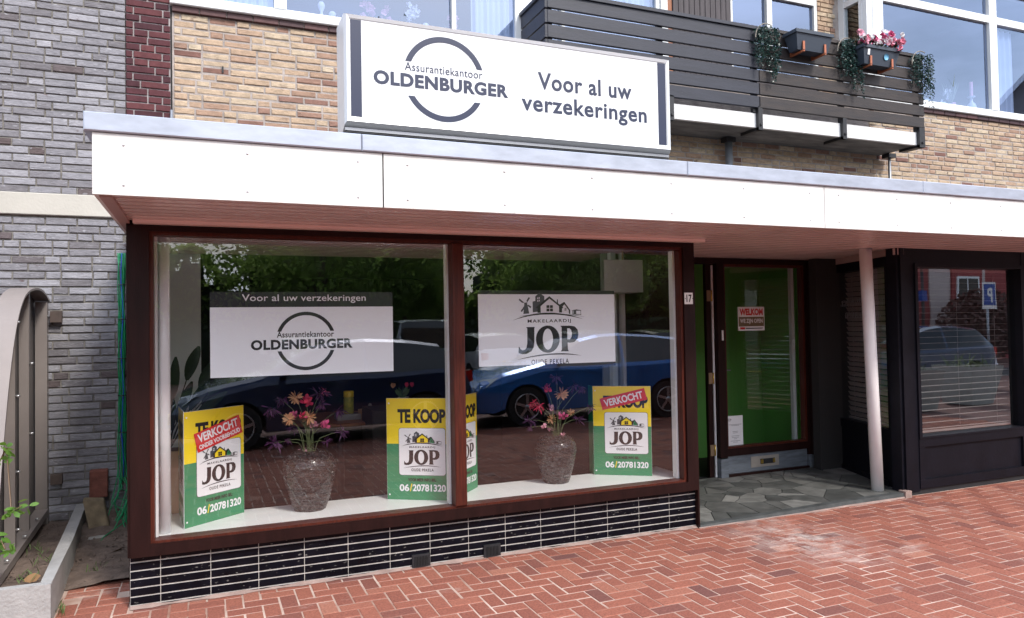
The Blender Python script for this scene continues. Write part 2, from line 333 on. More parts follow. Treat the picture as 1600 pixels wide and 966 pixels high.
# ================================================================== SETTING
# --- ground sheet, street and parking behind the viewer
GROUND = brick_sheet('street_brick', (.19, .085, .075), (.26, .12, .10), (.20, .16, .14), .2, .1, .006)
ASPH = mat('asphalt', (.055, .055, .058), .9, var=.25, scale=30, bump=.4, bscale=120)
mb = MB(); mb.face([(-150, -150, -.03), (150, -150, -.03), (150, 60, -.03), (-150, 60, -.03)], mat('far_ground', (.10, .10, .085), .95, var=.2, scale=.3)); mb.build('ground', kind='structure')
mb = MB(); mb.face([(-40, -16, -.022), (60, -16, -.022), (60, 4.9, -.022), (-40, 4.9, -.022)], GROUND); mb.build('parking_ground', kind='structure')
mb = MB(); mb.face([(-60, -6.6, -.017), (80, -6.6, -.017), (80, -4.2, -.017), (-60, -4.2, -.017)], ASPH); mb.build('road', kind='structure')

# --- herringbone pavement, brick by brick, over a bed of pale sand
mb = MB(); g = .1
for ix in range(-14, 112):
    for iy in range(-12, 56):
        r_ = (ix-iy) % 4
        if r_ not in (0, 3): continue
        w, h = (2, 1) if r_ == 0 else (1, 2)
        xa, ya = ix*g, iy*g; xb, yb = xa+w*g, ya+h*g
        if ya > 4.86 and not (-.86 < xa and xa < -.44): continue
        if yb > 4.87 and xb > -.40: yb = 4.865
        if xa < -.42 < xb and yb > 4.87: xb = -.422
        if xa > 10.6 and False: continue
        gp = random.uniform(.0022, .0048); j = lambda s=.0016: random.uniform(-s, s)
        zz = .0+random.uniform(-.0015, .0015); tx, ty = j(.006), j(.006)
        xs = (xa+gp+j(), xb-gp+j()); ys = (ya+gp+j(), yb-gp+j())
        if ys[1]-ys[0] < .02: continue
        t = min(1, max(.2, random.gauss(.58, .17))) if random.random() > .06 else random.uniform(.05, .25)
        if ya > 4.86: zz += .02*(ya-4.86)
        c = .004
        top = [(xs[0]+c, ys[0]+c), (xs[1]-c, ys[0]+c), (xs[1]-c, ys[1]-c), (xs[0]+c, ys[1]-c)]; bot = [(xs[0], ys[0]), (xs[1], ys[0]), (xs[1], ys[1]), (xs[0], ys[1])]
        zt = [zz+tx*(p[0]-xa-.1)+ty*(p[1]-ya-.1) for p in top]
        vs = [(*p, zt[i]) for i, p in enumerate(top)]+[(*p, zz-.005) for p in bot]+[(*p, -.018) for p in bot]
        mb.raw(vs, [(0, 1, 2, 3), (4, 5, 1, 0), (5, 6, 2, 1), (6, 7, 3, 2), (7, 4, 0, 3), (8, 9, 5, 4), (9, 10, 6, 5), (10, 11, 7, 6), (11, 8, 4, 7)], PAVER, t)
mb.face([(-1.4, -1.2, -.0028), (11.2, -1.2, -.0028), (11.2, 4.9, -.0028), (-1.4, 4.9, -.0028)], SAND)
mb.face([(-.87, 4.9, -.0045), (-.40, 4.9, -.0045), (-.40, 5.6, .012), (-.87, 5.6, .012)], SAND)
mb.build('pavement', kind='structure')

# --- soil bed between the two houses
SOIL = mat('dry_soil', (.21, .155, .125), .98, col2=(.075, .053, .042), scale=7, bump=1.0, bscale=40, detail=10)
mb = MB(); nx, ny = 34, 80; vs = []
for j_ in range(ny+1):
    for i_ in range(nx+1):
        x = -2.6+i_*(2.2/nx); y = 4.95+j_*(1.95/ny) if x < -.88 else 5.35+j_*(1.55/ny)
        base = .09 if x < -.88 else .015+.09*max(0, (y-5.3)/1.5)
        vs.append((x, y, base+.05*(y-5)/2+random.uniform(-.007, .007)+.02*math.sin(x*7+y*5)*math.sin(y*9)))
mb.raw(vs, [(j_*(nx+1)+i_, j_*(nx+1)+i_+1, (j_+1)*(nx+1)+i_+1, (j_+1)*(nx+1)+i_) for j_ in range(ny) for i_ in range(nx)], SOIL, 0, True)
for _ in range(420):                                   # clods and pebbles
    x = random.uniform(-1.3, -.42); y = random.uniform(5.35, 6.8); z = (.09 if x < -.88 else .015+.09*max(0, (y-5.3)/1.5))+.05*(y-5)/2
    s_ = random.uniform(.004, .014)
    q = [(x+s_*random.uniform(.6, 1.2)*math.cos(t), y+s_*random.uniform(.6, 1.2)*math.sin(t), z) for t in (0, 1.6, 3.1, 4.7)]+[(x, y, z+s_*.9)]
    mb.raw(q, [(0, 1, 4), (1, 2, 4), (2, 3, 4), (3, 0, 4)], SOIL)
mb.build('soil_bed', kind='structure')

# --- porch floor of crazy paving (slightly raised)
def flagstones():
    m = bpy.data.materials.new('crazy_paving'); m.use_nodes = True
    n, l = m.node_tree.nodes, m.node_tree.links; p = n['Principled BSDF']; p.inputs['Roughness'].default_value = .6
    a = n.new('ShaderNodeAttribute'); a.attribute_name = 'tone'; r = n.new('ShaderNodeValToRGB')
    r.color_ramp.elements[0].color = (.06, .063, .06, 1); r.color_ramp.elements[1].color = (.23, .23, .215, 1)
    t = n.new('ShaderNodeTexCoord'); z = n.new('ShaderNodeTexNoise'); z.inputs['Scale'].default_value = 9; z.inputs['Detail'].default_value = 9
    mm = n.new('ShaderNodeMixRGB'); mm.blend_type = 'MULTIPLY'; mm.inputs['Fac'].default_value = .75
    b = n.new('ShaderNodeBump'); b.inputs['Strength'].default_value = .5; b.inputs['Distance'].default_value = .008
    cr_ = n.new('ShaderNodeValToRGB'); cr_.color_ramp.elements[0].position = .3; cr_.color_ramp.elements[0].color = (.4, .4, .4, 1); cr_.color_ramp.elements[1].position = .65
    l.new(a.outputs['Fac'], r.inputs['Fac']); l.new(t.outputs['Object'], z.inputs['Vector']); l.new(z.outputs['Fac'], cr_.inputs['Fac'])
    l.new(r.outputs['Color'], mm.inputs['Color1']); l.new(cr_.outputs['Color'], mm.inputs['Color2']); l.new(mm.outputs['Color'], p.inputs['Base Color'])
    l.new(z.outputs['Fac'], b.inputs['Height']); l.new(b.outputs['Normal'], p.inputs['Normal']); return m
PORCH = flagstones()
def clip(poly, a, b, c):                                # keep the side a*x+b*y <= c
    out = []
    for i in range(len(poly)):
        p, q = poly[i], poly[(i+1) % len(poly)]; dp, dq = a*p[0]+b*p[1]-c, a*q[0]+b*q[1]-c
        if dp <= 0: out.append(p)
        if dp*dq < 0: t = dp/(dp-dq); out.append((p[0]+(q[0]-p[0])*t, p[1]+(q[1]-p[1])*t))
    return out
mb = MB(); rs = random.Random(5)
seeds = [(rs.uniform(3.5, 6.4), rs.uniform(4.85, 6.2)) for _ in range(100)]
zp = lambda x, y: .012+.026*max(0, min(1, (x-3.56)/1.6))+.018*(y-4.87)
outline = [(3.56, 4.885), (5.86, 4.885), (6.28, 6.12), (3.56, 6.12)]
for i, s_ in enumerate(seeds):
    P = list(outline)
    for k, q in enumerate(seeds):
        if k == i or not P: continue
        a, b = q[0]-s_[0], q[1]-s_[1]; L = math.hypot(a, b); P = clip(P, a/L, b/L, (a*(q[0]+s_[0])+b*(q[1]+s_[1]))/2/L-.0035)
    if len(P) < 3: continue
    mb.face([(x, y, zp(x, y)+.004) for x, y in P], PORCH, rs.random()**1.4)
    for k in range(len(P)):
        p, q = P[k], P[(k+1) % len(P)]; mb.face([(p[0], p[1], zp(*p)-.004), (q[0], q[1], zp(*q)-.004), (q[0], q[1], zp(*q)+.004), (p[0], p[1], zp(*p)+.004)], PORCH, .1)
JOINT = mat('dark_joint', (.06, .06, .055), .95, var=.3, scale=20)
mb.face([(x, y, zp(x, y)) for x, y in outline], JOINT)
mb.build('porch_floor', kind='structure')
mb = MB(); EDGE = mat('porch_edge_band', (.055, .06, .06), .7, var=.4, scale=8, bump=.4, bscale=50)
EDGE2 = mat('mortar_smear', (.31, .22, .19), .95, var=.3, scale=7, bump=.8, bscale=30)
n_ = 40
for i in range(n_):
    xa, xb = 3.56+i*2.26/n_, 3.56+(i+1)*2.26/n_; w1, w2 = [.012*math.sin(x*9)+.006*math.sin(x*31) for x in (xa, xb)]
    za, zb = zp(xa, 4.87)+.006, zp(xb, 4.87)+.006
    mb.face([(xa, 4.835, za), (xb, 4.835, zb), (xb, 4.90, zb), (xa, 4.90, za)], EDGE)
    mb.face([(xa, 4.83, max(.004, za-.03)), (xb, 4.83, max(.004, zb-.03)), (xb, 4.835, zb), (xa, 4.835, za)], EDGE)
    mb.face([(xa, 4.812+w1*.6, .001), (xb, 4.812+w2*.6, .001), (xb, 4.83, max(.006, zb-.03)), (xa, 4.83, max(.006, za-.03))], EDGE2)
mb.box(5.80, 5.875, 4.815, 4.89, 0, .062, EDGE2)
mb.build('porch_kerb', kind='structure')
mb = MB()                                              # mortar smears along the foot of the tiles
for i in range(70):
    xa = -.41+i*3.97/70; xb = xa+3.97/70; f_ = lambda x: .018+.012*math.sin(x*13)+.008*math.sin(x*37)
    mb.face([(xa, 4.855-f_(xa)*.7, .0025), (xb, 4.855-f_(xb)*.7, .0025), (xb, 4.866, .006+f_(xb)*.4), (xa, 4.866, .006+f_(xa)*.4)], EDGE2)
mb.build('mortar_strip', kind='structure')

# ================================================================== NEIGHBOURING HOUSE (grey brick)
nb = thing('grey_brick_house', 'grey brick house with a cream concrete band, left of the shop', 'house', (-2.5, WY, 0))
HX = -.596
mb = bricks(-4.0, HX, 0.0, 6.2, WY, GREY_BR, ch=.0622, holes=[(-4.1, HX+.1, 2.55, 2.735)], header=.3, gap=.012, jit=.003, tone=lambda: (random.uniform(0, .15) if random.random() < .05 else min(1, max(.15, random.gauss(.55, .2)))))
mb.build('brick_wall', nb)
mb = MB(); mb.box(-4.05, HX+.002, WY+.012, WY+.3, -.1, 6.3, MORTAR_G); mb.box(-4.0, -3.9, WY+.3, WY+6, 0, 6.3, MORTAR_G); mb.build('mortar', nb)
mb = MB(); mb.cham(-4.0, HX+.0, WY-.025, WY+.1, 2.555, 2.73, CONCB, .006); mb.build('concrete_band', nb)

# ================================================================== THE SHOP BUILDING
sb = thing('shop_building', 'brick shop house with white canopy, brown framed shop window, porch and balcony', 'building', (1.6, Y0, 0))
# openings of the upper wall
UPZ = 4.40
holes = [(-.23, 3.08, UPZ-.07, 6.3), (3.08, 7.80, 3.72, 6.3), (7.80, 12.6, UPZ-.07, 6.3)]
mb = bricks(-.225, 12.4, 2.28, 6.7, WY, YEL_BR, ch=.0622, holes=holes, header=.3, gap=.0145, jit=.0032, cc=.005,
            tone=lambda: (random.uniform(0, .3) if random.random() < .16 else min(1, max(.25, random.gauss(.62, .2)))))
mb.build('brick_wall', sb)
mb = MB(); mb.box(-.24, 12.4, WY+.007, WY+.2, 2.3, UPZ-.03, MORTAR_Y); mb.box(-.24, 12.4, WY+.02, WY+.3, 6.3, 6.8, MORTAR_Y); mb.build('mortar', sb)
mb = bricks(-.588, -.255, 0.0, 6.5, WY-.012, RED_BR, header=.45, gap=.012, jit=.002); mb.build('brick_pillar', sb)
w_ = at(348, 109, WY); mb = MB(); mb.box(w_.x-.007, w_.x+.007, WY-.004, WY+.02, w_.z-.028, w_.z+.028, BLACKP); mb.build('weep_hole', sb)
mb = MB(); mb.box(-.589, -.254, WY+.0, WY+.25, 0, 6.5, mat('light_pillar_mortar', (.36, .33, .33), .95, var=.2, scale=15)); mb.box(-.254, -.24, WY+.01, WY+.2, 0, 6.5, DARK); mb.build('pillar_mortar', sb)
# header course of dark tiles under the windows
HT = tone_mat('sill_tile', [(0, (.055, .03, .035)), (1, (.11, .05, .05))], rough=.5, bump=.2)
for (xa, xb) in ((-.24, 3.0), (8.06, 12.4)):
    mb = MB(); x = xa
    while x < xb-.02: mb.cham(x+.003, min(x+.215, xb)-.003, WY-.028, WY+.1, 4.335, 4.388, HT, .003, random.random()); x += .218
    mb.box(xa, xb, WY-.018, WY+.1, 4.34, 4.386, MORTAR_G); mb.build('sill_course', sb)

# shell behind, so that rooms are dark
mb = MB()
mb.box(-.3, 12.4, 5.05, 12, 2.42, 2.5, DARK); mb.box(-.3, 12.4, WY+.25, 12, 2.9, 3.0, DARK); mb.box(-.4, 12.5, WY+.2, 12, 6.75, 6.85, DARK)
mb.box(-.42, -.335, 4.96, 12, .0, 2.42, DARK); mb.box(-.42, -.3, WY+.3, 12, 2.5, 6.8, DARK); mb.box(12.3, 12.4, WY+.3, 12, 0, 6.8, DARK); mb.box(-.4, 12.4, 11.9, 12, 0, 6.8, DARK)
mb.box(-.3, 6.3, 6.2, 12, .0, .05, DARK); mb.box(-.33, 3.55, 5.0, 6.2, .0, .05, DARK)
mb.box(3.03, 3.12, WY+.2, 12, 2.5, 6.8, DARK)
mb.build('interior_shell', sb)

# ---- shop window (frame in dark brown, reddish beads, two panes)
mb = MB()
mb.box(-.405, -.30, 4.815, 4.955, .303, 2.235, WOOD); mb.box(3.462, 3.562, 4.815, 4.955, .303, 2.235, WOOD)
mb.box(-.30, 3.462, 4.818, 4.955, 2.203, 2.235, WOOD); mb.box(-.30, 3.462, 4.812, 4.955, .303, .372, WOOD)
mb.box(-.405, 3.562, 4.84, 4.955, 2.235, 2.30, WOOD)
mb.box(-.42, -.405, 4.83, WY-.02, .303, 2.3, WOOD); mb.box(3.562, 3.575, 4.83, 6.1, .0, 2.3, WOOD)
fr = mb.build('shop_window', sb)
mb = MB()
for (xa, xb) in ((-.30, -.278), (3.44, 3.462)): mb.box(xa, xb, 4.835, 4.93, .372, 2.203, WOODR)
mb.box(-.278, 3.44, 4.832, 4.93, 2.182, 2.203, WOODR); mb.box(-.278, 3.44, 4.825, 4.93, .372, .387, WOODR)
mb.cham(1.565, 1.648, 4.805, 4.95, .387, 2.182, WOODR, .008); mb.build('window_bead', fr)
for (xa, xb) in ((1.547, 1.563), (1.650, 1.658), (3.418, 3.438), (-.276, -.262)): mb = MB(); mb.box(xa, xb, 4.90, 4.955, .389, 2.18, WHITE); mb.build('inner_frame', fr)
for (xa, xb) in ((-.276, 1.563), (1.65, 3.438)):
    mb = MB(); mb.face([(xa, 4.875, .388), (xb, 4.875, .388), (xb, 4.875, 2.18), (xa, 4.875, 2.18)], SHOPG); mb.build('pane', fr)
mb = MB(); mb.box(-.33, 3.56, 4.956, 5.40, .355, .385, LEDGE); mb.box(-.33, .05, 5.40, 5.95, .355, .384, LEDGE); mb.box(-.33, 3.56, 5.36, 5.395, .05, .354, DARK); mb.box(-.276, 3.44, 4.90, 4.956, .375, .386, LEDGE)
mb.build('window_ledge', fr)
# plinth of glazed tiles
mb = MB(); xs = [-.411]+[-.25+.2745*k for k in range(14)]+[3.565]
xs = [x for x in xs if x <= 3.565]
for a, b in zip(xs[:-1], xs[1:]):
    for k in range(7):
        z1 = .300 if k == 0 else .2635-(k-1)*.0495; z0 = .2635-k*.0495
        mb.cham(a+.0022, b-.0022, 4.868, 4.90, max(z0+.004, -.02), z1-(.0 if k == 0 else .004), TILE, .002, random.random())
for y_ in [4.90+.24*k for k in range(9)]:
    for k in range(6):
        z1 = .2635-(k-1)*.0495-.004; mb.box(-.417, -.405, y_+.003, y_+.237, z1-.0415, min(z1, .30), TILE)
pl = mb.build('tile_plinth', sb)
mb = MB(); mb.box(-.411, 3.565, 4.8725, 5.0, -.05, .3025, GROUT); mb.box(-.411, -.3, 5.0, WY-.03, -.05, .3025, GROUT); mb.build('grout', pl)
for x in (1.33, 1.84):
    mb = MB(); mb.box(x-.062, x+.062, 4.852, 4.8675, .004, .088, DARKM); mb.box(x-.048, x+.048, 4.849, 4.8525, .016, .076, mat('vent_void', (.004, .004, .004), .9))
    for k in range(9): mb.box(x-.046+k*.0107, x-.042+k*.0107, 4.845, 4.851, .014, .078, DARKM)
    mb.build('vent_grille', pl)

# ---- canopy
CZ, CY = 2.262, 3.90
mb = MB(); mb.box(-.46, 12.4, CY+.03, WY-.02, CZ+.03, 2.58, mat('roof_felt', (.12, .12, .12), .9)); cn = mb.build('canopy', sb)
for (xa, xb) in ((-.478, .884), (.892, 3.993), (3.998, 7.1), (7.105, 10.2), (10.205, 12.4)):
    mb = MB(); mb.box(xa, xb, CY, CY+.025, 2.252, 2.542, FASCIA)
    nn = 3 if xb-xa < 2 else 6
    for k in range(nn):
        for z in (2.30, 2.49):
            x = xa+.13+(xb-xa-.26)*k/(nn-1); mb.tube([(x, CY, z), (x, CY-.003, z)], .0055, mat('screw_head', (.62, .62, .63), .5, .2), 8)
    mb.build('fascia_panel', cn)
mb = MB(); mb.box(.884, .892, CY+.01, CY+.02, 2.252, 2.542, DARKM); mb.box(-.478, -.455, CY+.026, WY-.02, 2.256, 2.542, WHITE); mb.build('side_fascia', cn)
for (xa, xb) in ((-.512, .772), (.7745, 2.84), (2.8425, 4.95), (4.9525, 7.1), (7.1025, 9.2), (9.2025, 12.4)):
    mb = MB(); mb.cham(xa, xb, CY-.018, CY+.10, 2.545, 2.634, COPING, .005)
    if xa < -.5: mb.box(-.512, -.44, CY+.10, WY-.02, 2.545, 2.634, COPING)
    mb.build('coping', cn)
mb = MB(); y = CY+.03                                     # soffit lamellae run along the facade
while y < 6.75:
    mb.box(-.40, 12.3, y, y+.084, CZ, CZ+.012, SOFFIT)
    mb.box(-.40, 12.3, y+.084, y+.114, CZ+.018, CZ+.022, mat('soffit_gap', (.03, .018, .016), .7)); y += .114
mb.box(-.453, -.40, CY+.03, WY-.02, CZ-.018, CZ+.02, SOFFITD)
mb.build('soffit', cn)
mb = MB(); mb.box(-.38, 3.63, 4.755, 4.838, CZ-.022, CZ-.001, mat('soffit_strip', (.92, .78, .74), .4)); mb.build('soffit_trim', cn)
POSTM = mat('white_pipe_paint', (.86, .85, .85), .35, var=.04, scale=6)
mb = MB(); pb = Vector((5.70, 5.03, zp(5.7, 5.03))); pt = Vector((5.60, 5.0, CZ)); mb.tube([pb, pt], .054, POSTM, 28); mb.build('canopy_post', cn)

# ---- porch: door, side glass, pillar
mb = MB()
mb.box(4.745, 4.835, 6.05, 6.15, zp(4.7, 6.1)+.20, 2.20, WOOD); mb.box(5.885, 5.915, 6.05, 6.15, .2, 2.20, WOOD)
mb.box(3.576, 6.28, 6.06, 6.16, 2.20, 2.258, WOOD); mb.box(4.835, 5.885, 6.05, 6.15, .265, .34, WOOD)
mb.box(4.835, 5.885, 6.04, 6.14, .055, .085, WOOD)
mb.box(5.917, 6.235, 6.02, 6.16, .20, 2.20, WOOD)
dr = mb.build('door_frame', sb)
mb = MB(); mb.box(4.835, 4.855, 6.062, 6.13, .34, 2.2, WOODR); mb.box(5.862, 5.885, 6.062, 6.13, .34, 2.2, WOODR); mb.box(4.855, 5.862, 6.062, 6.13, 2.175, 2.2, WOODR); mb.box(4.855, 5.862, 6.058, 6.13, .34, .358, WOODR); mb.build('window_bead', dr)
mb = MB(); mb.face([(4.855, 6.10, .358), (5.862, 6.10, .358), (5.862, 6.10, 2.175), (4.855, 6.10, 2.175)], glass('door_glass', 3.0, .03, (.9, .9, .9))); mb.build('side_pane', dr)
ZINC = mat('worn_zinc_plate', (.20, .225, .26), .5, .5, var=.25, scale=6, stretch=(1, 1, 6), bump=.2, bscale=60)
mb = MB(); mb.box(4.84, 5.875, 6.066, 6.12, .086, .264, ZINC); kp = mb.build('kick_plate', dr)
mb = MB(); mb.box(5.13, 5.49, 6.060, 6.066, .125, .235, mat('bare_steel', (.42, .38, .34), .5, .5, var=.1)); mb.box(5.25, 5.43, 6.052, 6.060, .155, .205, DARKM); mb.box(5.25, 5.275, 6.046, 6.053, .16, .20, BRASS); mb.box(5.405, 5.43, 6.046, 6.053, .16, .20, BRASS); mb.build('letter_slot', dr)
mb = MB(); mb.box(4.745, 4.835, 6.045, 6.15, .04, .242, ZINC); mb.build('jamb_foot', dr); mb = MB(); mb.box(5.885, 5.945, 6.04, 6.15, .05, .2, ZINC); mb.build('jamb_foot', dr); mb = MB(); mb.box(5.947, 6.24, 6.01, 6.16, .05, .199, mat('bare_pillar_foot', (.52, .47, .41), .85, var=.25, scale=8)); mb.build('pillar_foot', dr)
mb = MB(); mb.box(4.655, 4.715, 6.11, 6.15, zp(4.6, 6.1)+.01, 2.20, WOOD); mb.box(4.718, 4.738, 6.10, 6.15, .06, 2.19, WHITEG)
dl = mb.build('door_leaf', dr)
for z in (.33, 1.05, 1.88):
    mb = MB(); mb.box(4.662, 4.712, 6.100, 6.108, z-.055, z+.055, mat('old_hinge', (.28, .20, .12), .5, .6)); mb.tube([(4.716, 6.098, z-.055), (4.716, 6.098, z+.055)], .008, BRASS, 8); mb.build('hinge', dl)
mb = MB(); mb.box(3.576, 3.70, 6.06, 6.15, .0, 2.2, WOOD); mb.build('door_jamb', dr)
mb = MB(); mb.box(4.79, 4.81, 6.043, 6.05, 1.43, 1.53, WHITEG); mb.build('bell_button', dr)
mb = MB(); mb.box(4.2, 4.79, 7.4, 7.45, .05, 2.42, GREENW); mb.box(4.79, 6.3, 7.1, 7.15, .05, 2.42, GREENW); mb.box(3.58, 4.2, 7.4, 7.45, .05, 2.42, GREENW); mb.box(6.2, 6.25, 6.2, 7.1, .05, 2.42, GREENW); mb.box(4.77, 4.81, 7.1, 7.45, .05, 2.42, WOOD)
mb.box(3.575, 3.62, 6.2, 9, .05, 2.42, DARK); mb.build('green_interior_wall', sb)
mb = MB(); mb.box(5.80, 5.84, 6.16, 6.20, .3, 2.2, PLASTER); mb.build('inner_stile', sb)
mb = MB(); mb.tube([(5.10, 6.40, .9), (5.10, 6.40, 1.3)], .01, WHITEG, 8); mb.tube([(5.03, 6.40, 1.1), (5.17, 6.40, 1.1)], .008, WHITEG, 8); mb.build('door_handle', sb)
mb = MB(); mb.box(-.335, -.305, 4.99, 6.8, .05, 2.42, PLASTER); mb.box(-.305, -.03, 6.80, 6.86, .05, 2.42, PLASTER); mb.build('white_interior_wall', sb)
mb = MB(); mb.tube([(-.232, 5.00, .386), (-.232, 5.00, 2.41)], .036, WHITEG, 20); mb.build('interior_pipe', sb)
mb = MB(); mb.box(3.42, 3.47, 5.86, 5.92, .05, 2.42, PLASTER); mb.box(3.53, 3.565, 5.86, 5.92, .05, 2.42, WHITE); mb.box(3.36, 3.565, 5.93, 5.95, .05, 2.42, mat('grey_partition', (.25, .27, .26), .7)); mb.build('interior_partition', sb)

# interior ceiling with slats and lamps
mb = MB()
for k in range(40): mb.box(-.33, 3.56, 4.99+k*.05, 5.03+k*.05, 2.395, 2.415, mat('ceiling_slat', (.35, .34, .32), .5))
mb.build('interior_ceiling', sb)

# ---- upper windows
def ceil_frame(mb, x0, x1, z0, z1, y, t, m, d=.07): mb.box(x0, x0+t, y, y+d, z0, z1, m); mb.box(x1-t, x1, y, y+d, z0, z1, m); mb.box(x0+t, x1-t, y, y+d, z1-t, z1, m); mb.box(x0+t, x1-t, y, y+d, z0, z0+t, m)
def uwin(name, x0, x1, z0, z1, y, mull, transom=None, sill=True, post=.10, edge=.09):
    mb = MB(); ceil_frame(mb, x0, x1, z0, z1, y, edge, WHITE)
    for (xa, xb) in mull: mb.box(xa, xb, y-.012, y+.07, z0+edge, z1-edge, WHITE)
    if transom: mb.box(x0+edge, x1-edge, y-.006, y+.06, transom, transom+.10, WHITE)
    if sill: mb.cham(x0-.02, x1+.02, y-.05, y+.09, z0-.012, z0+.045, WHITE, .006)
    o = mb.build(name, sb); xs = [x0+edge]+[v for p in mull for v in p]+[x1-edge]
    for k in range(0, len(xs), 2):
        a, b = xs[k], xs[k+1]; zz = [(z0+edge, transom), (transom+.10, z1-edge)] if transom else [(z0+edge, z1-edge)]
        for (c, d) in zz:
            mb = MB(); mb.face([(a, y+.035, c), (b, y+.035, c), (b, y+.035, d), (a, y+.035, d)], UPG); mb.build('pane', o)
    return o
uwin('upper_window', -.235, 3.03, 4.40, 6.28, WY-.01, [(.595, .70), (2.26, 2.30)])
uwin('upper_window', 7.80, 12.4, 4.40, 6.28, WY-.01, [(7.90, 8.075), (10.11, 10.26)], transom=5.72, edge=.10)
# recess behind the balcony
mb = MB(); mb.box(3.03, 3.13, WY-.02, 7.35, 3.7, 6.3, WHITE)
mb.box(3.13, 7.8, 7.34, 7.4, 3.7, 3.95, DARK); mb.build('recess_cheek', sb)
uwin('balcony_window', 3.13, 4.98, 3.95, 6.28, 7.28, [(3.68, 3.72)], sill=False, edge=.05)
mb = MB(); mb.box(4.99, 5.08, 7.26, 7.36, 3.9, 6.28, WHITE); mb.box(5.08, 5.14, 7.26, 7.36, 3.9, 6.28, mat('orange_wood', (.30, .11, .05), .5, var=.2)); mb.build('door_post', sb)
mb = MB()
CLAD = mat('dark_cladding', (.055, .045, .05), .6, var=.3, scale=6, stretch=(6, 6, .5))
for k in range(11): mb.cham(5.145+k*.0775, 5.145+k*.0775+.072, 7.24, 7.3, 3.8, 6.28, CLAD, .004)
mb.box(5.14, 6.0, 7.26, 7.34, 3.8, 6.28, DARKM); mb.build('cladding', sb)
uwin('balcony_window', 6.0, 7.42, 4.7, 6.28, 7.28, [(6.58, 6.66)], transom=5.72, sill=False, edge=.05)
mb = MB(); mb.box(6.0, 7.8, 7.3, 7.36, 3.8, 4.7, CLAD); mb.build('balcony_wall', sb)
mb = bricks(7.42, 7.72, 3.8, 6.28, 7.27, YEL_BR, header=.5); mb.box(7.42, 7.8, 7.285, 7.36, 3.8, 6.28, MORTAR_Y); mb.build('brick_pier', sb)
mb = MB()                                                 # glazed return of the big window
mb.box(7.795, 7.87, 6.912, 6.96, 3.86, 6.28, WHITE); mb.box(7.795, 7.87, 7.20, 7.29, 3.86, 6.28, WHITE); mb.box(7.80, 7.86, 6.96, 7.20, 4.42, 4.50, WHITE); mb.box(7.80, 7.86, 6.96, 7.20, 5.72, 5.80, WHITE); mb.box(7.80, 7.86, 6.96, 7.20, 3.80, 4.42, WHITE)
o = mb.build('return_window', sb)
mb = MB(); mb.face([(7.83, 7.20, 4.50), (7.83, 6.93, 4.50), (7.83, 6.93, 5.72), (7.83, 7.20, 5.72)], glass('return_glass', 1.2, .05, (.7, .75, .75))); mb.build('pane', o)

# ---- balcony
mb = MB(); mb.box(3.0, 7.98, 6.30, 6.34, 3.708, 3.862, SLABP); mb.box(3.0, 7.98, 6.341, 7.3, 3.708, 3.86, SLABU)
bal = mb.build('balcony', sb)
mb = MB()
for k in range(6):
    z1 = 4.752-k*.143; z0 = z1-.124
    mb.cham(3.02, 5.53, 6.255, 6.285, z0, z1, RAIL1, .004, random.random()); mb.cham(5.537, 8.03, 6.252, 6.283, z0, z1, RAIL2, .004, random.random())
    mb.box(2.995, 3.019, 6.262, 6.83, z0, z1, RAIL1)
for x in (3.05, 4.3, 5.5, 6.75, 7.96): mb.box(x-.03, x+.03, 6.287, 6.33, 3.87, 4.74, DARKM)
mb.build('railing', bal)
mb = MB(); mb.box(2.975, 5.53, 6.235, 6.33, 4.756, 4.79, RAIL1); mb.box(5.532, 8.04, 6.235, 6.33, 4.756, 4.79, RAIL2); mb.box(2.975, 3.04, 6.33, 6.83, 4.756, 4.79, RAIL1); mb.build('top_rail', bal)
for x in (3.3, 4.4, 5.54, 6.75, 7.99):
    mb = MB(); w = .028 if x < 7.9 else .045; mb.box(x-w, x+w, 6.255, 6.298, 3.675, 3.93, DARKM); mb.box(x-w, x+w, 6.26, 6.55, 3.675, 3.706, DARKM); mb.box(x-.012, x+.012, 6.24, 6.256, 3.72, 3.74, DARKM); mb.build('bracket', bal)
for (x, za) in ((5.50, 3.70), (8.005, 3.70)):
    mb = MB(); r_ = .042 if x < 6 else .018
    mb.tube([(x, 6.74, 2.6), (x, 6.74, za)], r_, STEEL, 16); mb.box(x-.06, x+.06, 6.69, 6.80, za-.05, za, DARKM); mb.build('drain_pipe', sb)
mb = MB(); mb.tube([(-.246, 6.81, 2.6), (-.246, 6.81, 3.48)], .012, STEEL, 10); mb.build('drain_pipe', sb)

# ================================================================== BLACK SHOPFRONT TO THE RIGHT
bs = thing('black_shopfront', 'black painted wooden shopfront with splayed side panel right of the porch', 'shopfront', (7.0, Y0, 0))
mb = MB()
def bx(*a): mb.box(*a, BLACKW)
bx(5.83, 6.05, 4.87, 4.98, .03, 2.262); bx(7.565, 7.66, 4.87, 4.98, .03, 2.262); bx(9.2, 9.4, 4.87, 4.98, .03, 2.262)
bx(6.05, 7.565, 4.875, 4.98, 2.125, 2.262); bx(7.66, 9.2, 4.875, 4.98, 2.125, 2.262)
bx(6.05, 7.565, 4.885, 4.98, .05, .505); bx(7.66, 9.2, 4.885, 4.98, .05, .505)
for (a, b) in ((6.05, 7.565), (7.66, 9.2)):
    bx(a, b, 4.862, 4.884, .43, .505); bx(a, b, 4.862, 4.884, .05, .13); bx(a, a+.07, 4.862, 4.884, .131, .429); bx(b-.07, b, 4.862, 4.884, .131, .429)
    bx(a, a+.035, 4.855, 4.98, .506, 2.124); bx(b-.035, b, 4.855, 4.98, .506, 2.124); bx(a+.035, b-.035, 4.855, 4.98, 2.09, 2.124); bx(a+.035, b-.035, 4.855, 4.98, .506, .525)
bx(5.86, 5.93, 4.850, 4.869, .03, 2.26)
mb.build('front_frame', bs)
